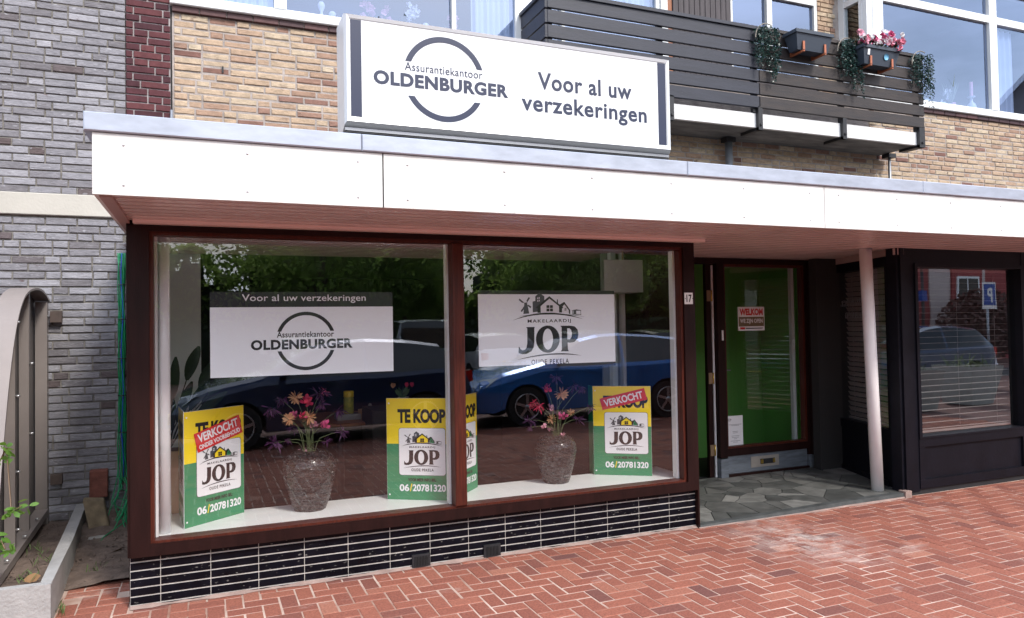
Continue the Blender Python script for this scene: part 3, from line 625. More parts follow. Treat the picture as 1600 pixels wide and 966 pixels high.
mb = MB(); mb.box(5.88, 12, 4.88, 5.0, -.02, .048, mat('black_plinth', (.012, .012, .014), .7, var=.3)); mb.box(9.4, 12.3, 4.88, 5.0, .05, 2.26, BLACKW); mb.build('plinth', bs)
for (a, b) in ((6.085, 7.53), (7.695, 9.165)):
    mb = MB(); mb.face([(a, 4.93, .525), (b, 4.93, .525), (b, 4.93, 2.09), (a, 4.93, 2.09)], BLKG); mb.build('window_pane', bs)
# splayed side: from (5.85,4.90) to (6.27,6.14)
S0 = Vector((5.838, 4.895, 0)); S1 = Vector((6.275, 6.15, 0)); SD = (S1-S0); SL = SD.length; SD.normalize(); SN = Vector((-SD.y, SD.x, 0))   # SN points to the porch
mb = MB()
def sbx(a, b, z0, z1, d0=0, d1=.06, m=BLACKW): mb.obox(S0+SD*a+Vector((0, 0, z0))-SN*d1, SD*(b-a), SN*(d1-d0), Vector((0, 0, z1-z0)), m)
sbx(0, .13, .03, 2.2); sbx(SL-.19, SL, .03, 2.2); sbx(.13, SL-.19, 2.11, 2.2); sbx(.13, SL-.19, .03, .53, .012); sbx(.13, SL-.19, .5, .58, -.004)
sbx(.13, .20, .10, .50, -.006, .01); sbx(SL-.26, SL-.19, .10, .50, -.006, .01); sbx(.20, SL-.26, .03, .10, -.006, .01); sbx(.13, .165, .58, 2.11, -.004); sbx(SL-.225, SL-.19, .58, 2.11, -.004)
mb.build('side_panel', bs)
mb = MB(); a, b = S0+SD*.165-SN*.03, S0+SD*(SL-.225)-SN*.03
mb.face([(b.x, b.y, .58), (a.x, a.y, .58), (a.x, a.y, 2.11), (b.x, b.y, 2.11)], BLKG); mb.build('side_pane', bs)
mb = MB(); sbx(-.02, SL, 2.2, 2.259, -.01, .08, mat('pinkish_lintel', (.55, .42, .40), .5)); mb.build('lintel', bs)
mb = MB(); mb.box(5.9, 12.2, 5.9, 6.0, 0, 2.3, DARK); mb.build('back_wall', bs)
SLAT = mat('blind_slat', (.40, .37, .34), .45)
def blind(o, d, L, z0, z1, pitch, tilt, nrm, label, depth=.025, m=SLAT):
    t = thing('venetian_blind', label, 'blind', o+Vector((0, 0, z0)))
    mb = MB(); z = z0+.03
    while z < z1-.03:
        s_ = random.uniform(-.03, .03); dn = nrm*depth*math.cos(tilt+s_); dz = depth*math.sin(tilt+s_)
        mb.obox(o+Vector((0, 0, z))-dn*.5, d*L, dn+Vector((0, 0, dz)), Vector((0, 0, .0012)), m); z += pitch
    mb.build('slats', t)
    mb = MB(); mb.obox(o+Vector((0, 0, z1-.03))-nrm*.015, d*L, nrm*.03, Vector((0, 0, .025)), m); mb.build('head_rail', t); mb = MB(); mb.obox(o+Vector((0, 0, z0))-nrm*.013, d*L, nrm*.026, Vector((0, 0, .018)), m); mb.build('bottom_rail', t)
    mb = MB()
    for k in (.12, .5, .88): mb.tube([o+d*L*k+Vector((0, 0, z0)), o+d*L*k+Vector((0, 0, z1))], .0018, m, 5)
    mb.build('cord', t)
blind(Vector((6.095, 5.02, 0)), Vector((1, 0, 0)), 1.43, .53, 2.09, .058, .12, Vector((0, 1, 0)), 'pale venetian blind with open slats behind the large window of the black shopfront', .028)
blind(Vector((7.70, 5.02, 0)), Vector((1, 0, 0)), 1.46, .53, 2.09, .058, .12, Vector((0, 1, 0)), 'pale venetian blind behind the far right window of the black shopfront', .028)
blind(S0+SD*.17-SN*.12, SD, SL-.40, .58, 2.10, .052, 1.0, SN, 'half closed grey venetian blind behind the narrow splayed porch window', .05, mat('grey_blind_slat', (.66, .58, .54), .5))

# ================================================================== ROOF SIGN BOX
sg = thing('light_box_sign', 'long white light box sign with navy ring logo standing on the canopy', 'sign', (1.9, 4.5, 2.65))
SX0, SX1, SZ0, SZ1, SY = .778, 3.085, 2.825, 3.495, 4.40
ALU = mat('white_aluminium', (.78, .79, .80), .3, .1, var=.02)
mb = MB()
def ring(x0, x1, z0, z1, y): return [(x0, y, z0), (x1, y, z0), (x1, y, z1), (x0, y, z1)]
R0, R1, R2, R3, R4 = ring(SX0+.03, SX1-.03, SZ0+.045, SZ1-.03, SY), ring(SX0+.012, SX1-.012, SZ0+.018, SZ1-.010, SY-.008), ring(SX0, SX1, SZ0, SZ1, SY+.02), ring(SX0, SX1, SZ0-.035, SZ1, SY+.09), ring(SX0, SX1, SZ0-.035, SZ1, SY+.26)
vs = R0+R1+R2+R3+R4
mb.raw(vs, [(i*4+k, i*4+(k+1) % 4, i*4+4+(k+1) % 4, i*4+4+k) for i in range(4) for k in range(4)]+[(16, 17, 18, 19)], ALU)
mb.build('housing', sg)
mb = MB(); mb.box(SX0+.004, SX1-.004, SY+.03, SY+.255, SZ0-.0385, SZ0-.0355, mat('dark_aluminium', (.07, .07, .075), .4, .3)); mb.box(SX0+.004, SX1-.004, SY+.028, SY+.05, SZ0-.03, SZ0-.012, mat('dull_silver', (.32, .32, .34), .35, .7)); mb.build('underside', sg)
LP = mat('light_panel', (.84, .85, .86), .25)
mb = MB(); mb.face(ring(SX0+.028, SX1-.028, SZ0+.043, SZ1-.028, SY+.004), LP); pn = mb.build('face_panel', sg)
F = FR(0, SY+.002, 0); mb = MB()
for (a, b) in ((.815, .880), (2.982, 3.048)): mb.flat([[(a, SZ0+.05), (b, SZ0+.05), (b, SZ1-.035), (a, SZ1-.035)]], F, NAVY, .0)
cutring(mb, 1.402, 3.16, .232, .268, .088, -.125, F, NAVY, 0)
text(mb, 'Assurantiekantoor', 1.145, 1.655, 3.190, 3.242, F, NAVY, 0, 1.05, .006)
text(mb, 'OLDENBURGER', .952, 1.832, 3.086, 3.172, F, NAVY, 0, 1.08, .045)
text(mb, 'Voor al uw', 2.045, 2.765, 3.170, 3.285, F, NAVY, 0, 1.08, .024)
text(mb, 'verzekeringen', 1.925, 2.885, 2.985, 3.130, F, NAVY, 0, 1.08, .024)
mb.build('lettering', pn)
for x in (1.13, 2.54, 2.0):
    mb = MB(); mb.box(x-.022, x+.022, 4.52, 4.56, 2.58, SZ0-.036, DARKM if x != 2.0 else WHITE); mb.build('bracket', sg)

# ================================================================== ESTATE AGENT LOGO
def logo(mb, fr, cx, cy, W, black, house, house2, d=.0015, scale_text=True):
    """village skyline, name and arcs; traced in a 770 x 690 grid centred on 475, 515"""
    k = W/770; T = lambda P: [(cx+(x-475)*k, cy-(y-515)*k) for x, y in P]
    def fl(P, m=black, dd=d, H=()): mb.flat([T(P)]+[T(h) for h in H], fr, m, dd)
    GREYP = MATS.get('grey_print') or mat('grey_print', (.07, .075, .085), .4)
    fl([(216, 272), (230, 262), (246, 272), (266, 368), (205, 372)], GREYP)
    for a, L in ((-2.5, 82), (-1.0, 75), (2.2, 84), (.55, 62)):
        c, s_ = math.cos(a), math.sin(a); q = lambda u, v: (231+u*c-v*s_, 280+u*s_+v*c); fl([q(0, -2), q(L*.4, -3), q(L*.42, -12), q(L, -10), q(L, 6), q(0, 3)], GREYP, d*1.1)
    fl([(332, 205), (375, 170), (427, 205), (427, 245), (352, 305), (352, 352), (303, 358), (303, 255), (332, 248)], GREYP)
    for (x, y) in ((352, 215), (368, 212), (352, 240), (368, 237)): fl([(x, y), (x+10, y), (x+10, y+17), (x, y+17)], CARD, d*1.6)
    fl([(385, 362), (385, 300), (482, 228), (584, 303), (584, 362)], house, d*1.2)
    fl([(338, 322), (340, 308), (480, 203), (560, 264), (560, 234), (570, 234), (572, 272), (628, 312), (620, 322), (614, 322), (614, 362), (582, 362), (582, 300), (482, 226), (386, 300), (386, 362), (352, 362), (352, 312)], black, d*1.6)
    for (x, y) in ((448, 290), (485, 290), (448, 323), (485, 323)): fl([(x, y), (x+31, y), (x+31, y+27), (x, y+27)], black, d*2)
    fl([(618, 365), (618, 300), (640, 282), (686, 335), (686, 370)], house2, d*1.2)
    fl([(590, 285), (640, 258), (702, 338), (702, 375), (688, 375), (686, 340), (640, 282), (620, 305)], black, d*1.6)
    for (x, y) in ((642, 318), (653, 318), (642, 332), (653, 332)): fl([(x, y), (x+8, y), (x+8, y+11), (x, y+11)], black, d*2)
    fl([(722, 342), (770, 332), (822, 340), (822, 346), (722, 346)], GREYP); fl([(726, 346), (732, 346), (732, 382), (726, 382)], GREYP); fl([(815, 346), (820, 346), (822, 388), (817, 388)], GREYP); fl([(738, 346), (768, 346), (768, 382), (738, 382)], GREYP); fl([(732, 374), (817, 380), (817, 386), (732, 382)], GREYP)
    up = [(95+765*i/24, 432-26*0 - 0) for i in range(25)]
    def hill(x0, y0, xm, ym, x1, y1, th):
        n = 26; a, b = [], []
        for i in range(n+1):
            t = i/n; X = (1-t)**2*x0+2*t*(1-t)*xm+t*t*x1; Y = (1-t)**2*y0+2*t*(1-t)*ym+t*t*y1; w = th*math.sin(math.pi*t)**.8/2
            a.append((X, Y-w)); b.append((X, Y+w))
        return a+b[::-1]
    fl(hill(95, 432, 440, 310, 845, 428, 17)); fl(hill(150, 396, 500, 350, 862, 405, 9), black, d*1.3)
    fl(hill(128, 806, 500, 728, 818, 784, 14))
    t2 = lambda s_, x0, x1, y0, y1, b=.015, sp=1.25: text(mb, s_, cx+(x0-475)*k, cx+(x1-475)*k, cy-(y1-515)*k, cy-(y0-515)*k, fr, black, d*1.3, sp, b)
    t2('MAKELAARDIJ', 248, 708, 425, 465); t2('OUDE PEKELA', 280, 678, 808, 856)
    # J O P with wedge serifs
    fl([(232, 497), (322, 497), (316, 514), (314, 640), (306, 690), (280, 728), (235, 750), (185, 752), (148, 742), (152, 682), (160, 684), (168, 705), (190, 716), (216, 710), (232, 690), (240, 650), (242, 512)])
    n = 40; el = lambda a, b: [(457+a*math.cos(2*math.pi*i/n), 616+b*math.sin(2*math.pi*i/n)) for i in range(n)]
    fl(el(126, 131), black, d, (el(54, 101),))
    fl([(592, 490), (700, 490), (748, 498), (780, 530), (788, 572), (776, 620), (740, 650), (700, 656), (668, 654), (670, 722), (680, 738), (592, 738), (604, 722), (606, 506)], black, d, ([(666, 516), (666, 624), (694, 622), (712, 600), (716, 565), (708, 530), (690, 516)],))

# ================================================================== POSTERS BEHIND THE SHOP WINDOW
FILM = mat('translucent_film', (.86, .91, .95), .5)
FILMD = mat('dark_film', (.010, .011, .013), .5)
GREYT = mat('pale_lettering', (.85, .86, .88), .5)
mb = MB(); F = FR(0, 4.884, 0)
mb.box(.03, 1.165, 4.8845, 4.888, 1.320, 1.752, FILM); p1 = mb.build('window_poster'); tag(p1, 'white window poster with black ring logo under a dark band with pale lettering', 'poster')
mb = MB(); mb.box(.03, 1.165, 4.8845, 4.888, 1.753, 1.848, FILMD); mb.build('dark_band', p1)
mb = MB(); text(mb, 'Voor al uw verzekeringen', .215, .985, 1.777, 1.832, F, GREYT, 0, 1.03, .008); mb.build('band_lettering', p1)
mb = MB(); F = FR(0, 4.884, 0)
cutring(mb, .600, 1.534, .165, .187, .062, -.062, F, BLACKP, 0); text(mb, 'Assurantiekantoor', .420, .775, 1.558, 1.596, F, BLACKP, 0, 1.05, .018); text(mb, 'OLDENBURGER', .265, .895, 1.482, 1.546, F, BLACKP, 0, 1.08, .045); mb.build('lettering', p1)
mb = MB(); mb.box(1.775, 2.875, 4.8845, 4.888, 1.325, 1.835, FILM); p2 = mb.build('window_poster'); tag(p2, 'white window poster with black village skyline logo over large letters', 'poster')
mb = MB(); mb.box(1.775, 2.875, 4.8845, 4.888, 1.836, 1.862, FILMD); mb.box(1.775, 2.875, 4.8845, 4.888, 1.295, 1.324, FILMD); mb.build('dark_band', p2)
mb = MB(); logo(mb, F, 2.325, 1.584, .585, BLACKP, CARD, CARD, d=.0002); mb.build('lettering', p2)

# ================================================================== ESTATE AGENT BOARDS ON THE LEDGE
def board_face(parent, o, d, W=.46, H=.72, sold=None, name='panel', flip=False):
    """one leaf standing on the ledge from point o along the unit vector d, seen from the street"""
    o = Vector(o); d = Vector(d).normalized(); up = Vector((0, 0, 1)); nrm = d.cross(up)
    mb = MB(); mb.obox(o-nrm*.005, d*W, up*H, nrm*.005, CARD); pan = mb.build(name, parent)
    fr = (o, d, up); mb = MB(); m0 = 0.0006
    yl = .55*H
    mb.flat([[(.001, yl), (W-.001, yl), (W-.001, H-.001), (.001, H-.001)]], fr, YELLOW, m0); mb.flat([[(.001, .001), (W-.001, .001), (W-.001, yl), (.001, yl)]], fr, GREEN, m0)
    x0, x1 = W*.20, W*.94; y0, y1 = H*.245, H*.705; r_ = .018
    P = []
    for (cx, cy, a) in ((x1-r_, y0+r_, -math.pi/2), (x1-r_, y1-r_, 0), (x0+r_, y1-r_, math.pi/2), (x0+r_, y0+r_, math.pi)): P += [(cx+r_*math.cos(a+t*math.pi/8), cy+r_*math.sin(a+t*math.pi/8)) for t in range(5)]
    Q = [((x-(x0+x1)/2)*1.018+(x0+x1)/2, (y-(y0+y1)/2)*1.014+(y0+y1)/2) for x, y in P]
    mb.flat([Q], fr, GREYP_, m0*2); mb.flat([P], fr, CARD, m0*3)
    logo(mb, fr, (x0+x1)/2, (y0+y1)/2+.002, (x1-x0)*.93, BLACKP, YELLOW, GREEN, d=m0*5)
    text(mb, 'TE KOOP', W*.18, W*.95, H*.755, H*.895, fr, BLACKP, m0*3, .95, .05)
    text(mb, 'VOOR MEER INFO BEL:', W*.34, W*.79, H*.183, H*.214, fr, BLACKP, m0*3, 1, .04)
    text(mb, '06', W*.20, W*.355, H*.085, H*.155, fr, CARD, m0*3, 1, .03); text(mb, '/', W*.365, W*.405, H*.085, H*.16, fr, YELLOW, m0*3, 1, .03); text(mb, '20781320', W*.41, W*.94, H*.085, H*.155, fr, CARD, m0*3, 1, .03)
    for (x, y) in ((W*.04, .05*H), (W*.04, .95*H)): mb.flat([arc(x, y, 0, .006, 0, 2*math.pi, 12)[:12]], fr, CARD, m0*4)
    mb.build('print', pan)
    if sold:
        w, h, cx, cy, ang, lines = sold; c, s_ = math.cos(ang), math.sin(ang); dr_ = d*c+up*s_; ur = up*c-d*s_; oo = o+d*(cx*W)+up*(cy*H)-dr_*w/2-ur*h/2+nrm*m0*8
        mb = MB(); mb.obox(oo, dr_*w, ur*h, nrm*.0004, REDP); f2 = (oo, dr_, ur)
        for (s__, a, b, e, g_) in lines: text(mb, s__, a*w, b*w, e*h, g_*h, f2, CARD, .001, 1, .03)
        mb.build('sold_sticker', parent)
GREYP_ = mat('grey_print', (.07, .075, .085), .4)
LZ = .3855
bl = thing('for_sale_board', 'folded yellow and green for-sale board with a two-line red sold sticker, beside the white pipe', 'sign board', (-.05, 5.2, LZ), 'estate agent boards on the window ledge')
board_face(bl, (-.125, 5.035, LZ), (.345, .27, 0), sold=(.36, .125, .56, .775, .24, [('VERKOCHT', .06, .94, .45, .90), ('ONDER VOORBEHOUD', .05, .95, .10, .34)]))
board_face(bl, (-.168, 5.48, LZ), (.043, -.44, 0), W=.44)
bm_ = thing('for_sale_board', 'folded yellow and green for-sale board without sticker, its fold behind the middle window post', 'sign board', (1.6, 5.2, LZ), 'estate agent boards on the window ledge')
board_face(bm_, (1.198, 5.255, LZ), (.395, -.255, 0)); board_face(bm_, (1.600, 5.000, LZ), (.305, .33, 0))
br_ = thing('for_sale_board', 'yellow and green for-sale board with a single-line red sold sticker at the right window end', 'sign board', (3.1, 5.2, LZ), 'estate agent boards on the window ledge')
board_face(br_, (2.925, 5.345, LZ), (.385, -.27, 0), W=.465, sold=(.37, .095, .53, .855, .24, [('VERKOCHT', .07, .93, .2, .82)]))
mb = MB(); mb.obox((2.93, 5.355, LZ), (.01, .09, 0), (0, 0, .72), (-.004, 0, 0), GREEN); mb.build('rear_flap', br_)

# ================================================================== THINGS IN THE SHOP WINDOW
def vase_mat():
    m = mat('mosaic_glaze', (.16, .14, .135), .22, .75, coat=.3); n, l = m.node_tree.nodes, m.node_tree.links; p = n['Principled BSDF']
    t = n.new('ShaderNodeTexCoord'); mp = n.new('ShaderNodeMapping'); mp.inputs['Scale'].default_value = (1, 1, 2.2); v = n.new('ShaderNodeTexVoronoi'); v.inputs['Scale'].default_value = 55
    v2 = n.new('ShaderNodeTexVoronoi'); v2.feature = 'DISTANCE_TO_EDGE'; v2.inputs['Scale'].default_value = 55
    l.new(t.outputs['Object'], mp.inputs['Vector']); l.new(mp.outputs['Vector'], v.inputs['Vector']); l.new(mp.outputs['Vector'], v2.inputs['Vector'])
    r = n.new('ShaderNodeValToRGB'); r.color_ramp.elements[0].color = (.010, .010, .011, 1); r.color_ramp.elements[1].color = (.10, .097, .097, 1)
    s_ = n.new('ShaderNodeSeparateColor'); l.new(v.outputs['Color'], s_.inputs[0]); l.new(s_.outputs[0], r.inputs['Fac']); l.new(r.outputs['Color'], p.inputs['Base Color'])
    mr = n.new('ShaderNodeMapRange'); mr.inputs['To Min'].default_value = .1; mr.inputs['To Max'].default_value = .5; l.new(s_.outputs[1], mr.inputs['Value']); l.new(mr.outputs[0], p.inputs['Roughness'])
    b = n.new('ShaderNodeBump'); b.inputs['Strength'].default_value = .9; b.inputs['Distance'].default_value = .004
    mr2 = n.new('ShaderNodeMapRange'); mr2.inputs['From Max'].default_value = .12; l.new(v2.outputs['Distance'], mr2.inputs['Value'])
    ad = n.new('ShaderNodeMath'); ad.operation = 'ADD'; l.new(mr2.outputs[0], ad.inputs[0]); l.new(s_.outputs[2], ad.inputs[1]); l.new(ad.outputs[0], b.inputs['Height']); l.new(b.outputs['Normal'], p.inputs['Normal']); return m
VASE = vase_mat()
STEM = mat('flower_stem', (.10, .13, .05), .6); PURPLE = mat('purple_petal', (.075, .016, .075), .6, var=.4, scale=20); PINK = mat('pink_petal', (.62, .10, .24), .5, var=.3, scale=20); LPINK = mat('pale_pink_petal', (.75, .36, .45), .5, var=.2, scale=20)
ORANGE = mat('peach_petal', (.60, .33, .17), .5, var=.25, scale=20); RED = mat('red_petal', (.55, .03, .09), .5, var=.3, scale=20); WPET = mat('white_petal', (.78, .78, .78), .5, var=.06, scale=20)
LEAF = mat('dark_leaf', (.014, .034, .014), .45, spec=.3, var=.4, scale=8); LEAFL = mat('light_leaf', (.11, .24, .04), .5, var=.3, scale=12)
def petal(mb, c, d, L, W, m, curl=.3):
    """one curved petal or leaf from c along d"""
    d = Vector(d).normalized(); s_ = d.cross(Vector((random.uniform(-1, 1), random.uniform(-1, 1), random.uniform(.2, 1)))).normalized(); up = s_.cross(d)
    P = []
    for t, w in ((0, .15), (.35, .9), (.7, 1), (1, .1)):
        q = Vector(c)+d*L*t+up*(curl*L*t*t); P += [q-s_*W*w/2, q+s_*W*w/2]
    mb.raw(P, [(0, 1, 3, 2), (2, 3, 5, 4), (4, 5, 7, 6)], m, 0, True)
def blossom(parent, c, r, m, n=7, kind='daisy', core=None):
    mb = MB(); f = (CAM-Vector(c)).normalized(); f = (f+Vector((random.uniform(-.5, .5), 0, random.uniform(-.2, .6)))).normalized(); a = f.orthogonal().normalized(); b = f.cross(a)
    if kind == 'daisy':
        n += 5
        for k in range(n): t = 2*math.pi*k/n; petal(mb, c, (a*math.cos(t)+b*math.sin(t))*1+f*.25, r, r*.36, m, -.15)
        mb.lathe([(0, .0), (r*.2, .0), (r*.16, r*.16), (0, r*.2)], c, core or ORANGE, 8)
    elif kind == 'spider':
        for k in range(n*4): petal(mb, Vector(c)+Vector((random.uniform(-1, 1), random.uniform(-1, 1), random.uniform(-.4, .6)))*r*.3, (random.uniform(-1, 1), random.uniform(-1, 1), random.uniform(-1.4, .7)), r*random.uniform(.5, 1.1), r*.13, m, -.3)
    else:
        for k in range(n+8): petal(mb, Vector(c)+Vector((random.uniform(-1, 1), random.uniform(-1, 1), random.uniform(-1, 1)))*r*.4, (random.uniform(-1, 1), random.uniform(-1, 1), random.uniform(-.5, 1)), r*.6, r*.5, m, .4)
    mb.build('blossom', parent)
def arrangement(vx, vy, s_, prof_s, vlabel, flabel, spec):
    v = thing('vase', vlabel, 'vase', (vx, vy, LZ)); mb = MB()
    H = .365*prof_s; pr = [(0, .0), (.098, .0), (.103, .01), (.128, .08), (.152, .17), (.165, .25), (.160, .295), (.135, .335), (.092, .358), (.068, .363), (.060, .358), (.055, .30), (0, .28)]
    mb.lathe([(r*prof_s*.98, z*prof_s) for r, z in pr], (vx, vy, LZ), VASE, 40, .012); mb.build('body', v)
    t = thing('flower_arrangement', flabel, 'flowers', (vx, vy, LZ+H), 'artificial flower arrangements in the shop window'); mb = MB()
    for (u, w, r, m, k) in spec:
        c = at(u, w, vy+random.uniform(-.07, .07)); b0 = Vector((vx+random.uniform(-.03, .03), vy+random.uniform(-.02, .02), LZ+H-.06)); mid = b0.lerp(c, .5)+Vector(((c.x-b0.x)*-.25, 0, .05))
        mb.tube([b0, b0.lerp(mid, .6)+Vector((0, 0, .02)), mid, mid.lerp(c, .55)+Vector((0, 0, .01)), c], .0022, STEM, 5, cap=False)
        blossom(t, c, r*1.22, m, 8, k)
    mb.build('stems', t)
sp1 = [(462, 622, .045, ORANGE, 'daisy'), (478, 627, .05, RED, 'puff'), (452, 655, .04, ORANGE, 'daisy'), (483, 652, .045, ORANGE, 'daisy'), (490, 665, .035, LPINK, 'puff'), (507, 665, .04, PINK, 'puff'), (460, 650, .03, PINK, 'puff'), (473, 650, .03, RED, 'puff'),
       (424, 640, .06, PURPLE, 'spider'), (440, 625, .05, PURPLE, 'spider'), (500, 615, .06, PURPLE, 'spider'), (502, 632, .05, PURPLE, 'spider'), (529, 642, .05, PURPLE, 'spider'), (430, 692, .06, PURPLE, 'spider'), (535, 675, .05, PURPLE, 'spider'), (510, 690, .04, PURPLE, 'spider'), (458, 670, .04, PURPLE, 'spider'), (449, 688, .03, PURPLE, 'spider'), (508, 612, .03, PINK, 'spider'),
       (473, 706, .035, LPINK, 'puff'), (503, 712, .022, LPINK, 'puff'), (505, 722, .02, LPINK, 'puff'), (500, 730, .016, LPINK, 'puff')]
arrangement(.655, 5.225, 1, 1.10, 'larger dark mosaic vase in the left half of the shop window', 'purple, red and peach artificial flowers in the left mosaic vase', sp1)
sp2 = [(853, 605, .045, RED, 'puff'), (877, 616, .05, ORANGE, 'daisy'), (842, 635, .05, RED, 'spider'), (833, 630, .04, RED, 'spider'), (861, 637, .04, LPINK, 'puff'), (879, 652, .04, PINK, 'puff'), (892, 645, .03, ORANGE, 'daisy'), (862, 655, .035, ORANGE, 'daisy'), (849, 667, .03, LPINK, 'puff'), (860, 672, .03, LPINK, 'puff'),
       (897, 603, .05, PURPLE, 'spider'), (908, 606, .045, PURPLE, 'spider'), (922, 636, .05, PURPLE, 'spider'), (904, 655, .05, PURPLE, 'spider'), (870, 590, .05, PURPLE, 'spider'), (826, 656, .05, PURPLE, 'spider'), (828, 668, .03, PURPLE, 'spider'), (872, 645, .05, PURPLE, 'spider'), (878, 680, .03, LPINK, 'puff'), (879, 692, .025, LPINK, 'puff'), (881, 700, .018, LPINK, 'puff')]
arrangement(2.53, 5.24, 1, 1.01, 'smaller brown mosaic vase in the right half of the shop window', 'red, peach and purple artificial flowers in the right mosaic vase', sp2)

# potted plant behind the pipe
pt_ = thing('plant_pot', 'square tan plant pot standing at the left end of the window ledge', 'pot', (-.24, 5.6, LZ)); mb = MB(); POTM = mat('tan_pot', (.60, .40, .26), .7, var=.12, scale=3)
mb.box(-.325, -.14, 5.50, 5.70, LZ, .80, POTM); mb.box(-.30, -.16, 5.52, 5.68, .795, .803, SOIL); mb.build('pot_body', pt_)
pl_ = thing('leafy_plant', 'tall dark green leafy plant growing in the tan pot', 'plant', (-.24, 5.6, .8))
for (u, v, L, W, dx) in ((300, 560, .26, .085, .3), (272, 585, .30, .07, 0), (325, 575, .24, .08, .4), (345, 592, .22, .10, .6), (288, 620, .30, .07, .2), (255, 560, .2, .06, -.1), (312, 610, .25, .08, .35), (330, 625, .26, .08, .5), (268, 640, .24, .07, -.1), (262, 600, .2, .06, -.2)):
    c = at(u, v, 5.6+random.uniform(-.12, .1)); b0 = Vector((-.235, 5.6, .79)); d = (c-b0).normalized(); q = c-d*L*.6; mb = MB()
    mb.tube([b0, b0.lerp(q, .5)+Vector((-.02*dx, 0, .03)), q], [.006, .005, .004], LEAF, 6, cap=False)
    s_ = Vector((.85, -.3, 0)) - d*d.x*.5; s_.normalize(); up = d.cross(s_).normalized()
    vs = []
    for k in range(9):
        t = k/8; w = math.sin(math.pi*min(1, t*.95+.03))**.7*W/2; p = q+d*L*t+up*(-.25*L*t*t)*0+Vector((dx*.25*L*t*t, 0, -.2*L*t*t*abs(dx)))
        vs += [p-s_*w+up*.012*w/W, p, p+s_*w+up*.012]
    mb.raw(vs, [f for k in range(8) for f in ((k*3, k*3+1, k*3+4, k*3+3), (k*3+1, k*3+2, k*3+5, k*3+4))], LEAF, 0, True); mb.build('leaf', pl_)

# round table deeper in the shop with its small things
TW = mat('table_wood', (.40, .18, .08), .4, col2=(.26, .10, .045), scale=4, stretch=(1, 6, 1))
tb = thing('round_table', 'round brown wooden table in the dim shop behind the left pane', 'table', (1.15, 6.95, .05)); mb = MB(); mb.lathe([(0, 0), (.50, 0), (.515, .008), (.515, .022), (.50, .03), (0, .03)], (1.15, 6.95, .765), TW, 48, smooth=False); mb.build('table_top', tb)
mb = MB(); mb.tube([(1.15, 6.95, .07), (1.15, 6.95, .765)], .035, DARKM, 12); mb.lathe([(0, 0), (.26, 0), (.26, .02), (.04, .05)], (1.15, 6.95, .05), DARKM, 24); mb.build('pedestal', tb)
TZ = .795; q = at(545, 640, 6.75)
cn_ = thing('drink_canister', 'yellow capped canister with a green label on the round table', 'canister', (q.x, 6.75, TZ)); mb = MB(); mb.lathe([(0, 0), (.042, 0), (.045, .01), (.045, .13), (.04, .15)], (q.x, 6.75, TZ+.05), mat('lime_label', (.20, .27, .03), .4, col2=(.55, .50, .05), scale=25), 20); mb.build('body', cn_); mb = MB(); mb.lathe([(.046, .15), (.046, .20), (.04, .205), (0, .205)], (q.x, 6.75, TZ+.05), YELLOW, 20); mb.build('lid', cn_)
q = at(548, 650, 6.75); mb = MB(); mb.box(q.x-.13, q.x+.10, 6.68, 6.85, TZ, TZ+.05, mat('pale_tray', (.35, .36, .36), .6)); mb.box(q.x-.12, q.x+.09, 6.69, 6.84, TZ+.0501, TZ+.052, mat('tray_rim', (.2, .2, .2), .6)); tag(mb.build('serving_tray'), 'low pale tray under the yellow canister', 'tray')
q = at(568, 648, 6.72); mb = MB(); mb.lathe([(0, 0), (.05, 0), (.05, .085), (.046, .085), (.044, .01), (0, .01)], (q.x, 6.72, TZ), mat('tan_box', (.42, .28, .17), .7), 24); tag(mb.build('tan_cup'), 'round tan cup on the table right of the tray', 'cup')
q = at(580, 645, 6.8); mb = MB(); mb.lathe([(0, 0), (.05, 0), (.065, .04), (.055, .08), (.02, .10), (.012, .12), (0, .125)], (q.x, 6.85, TZ), mat('grey_glass', (.25, .27, .28), .1, spec=.8), 20); tag(mb.build('glass_jar'), 'small domed glass jar at the right edge of the round table', 'jar')
q = at(630, 622, 6.3); sp_ = thing('small_flower_pot', 'small ribbed pot of tulips behind the middle for-sale board', 'flower pot', (q.x, 6.3, q.z-.08)); mb = MB(); mb.lathe([(0, 0), (.035, 0), (.048, .09), (.044, .09), (.03, .02), (0, .02)], (q.x, 6.3, q.z-.08), mat('ribbed_pot', (.35, .36, .33), .6), 16); mb.build('pot_body', sp_)
mb = MB()
for k in range(16): petal(mb, (q.x, 6.3, q.z), (random.uniform(-1, 1), random.uniform(-.5, .5), random.uniform(.5, 1.4)), .10, .03, mat('soft_leaf', (.08, .16, .07), .5), .2)
mb.build('foliage', sp_)
for dx, m in ((.08, RED), (-.09, ORANGE), (.03, RED)):
    mb = MB()
    for k in range(6): petal(mb, (q.x+dx, 6.3, q.z+.09), (random.uniform(-.4, .4), random.uniform(-.4, .4), 1), .045, .03, m, .1)
    mb.build('blossom', sp_)
mb = MB(); mb.box(q.x-.3, q.x+.32, 6.15, 6.6, .05, q.z-.081, DARK); tag(mb.build('dark_cabinet'), 'dark low cabinet carrying the small tulip pot', 'cabinet')

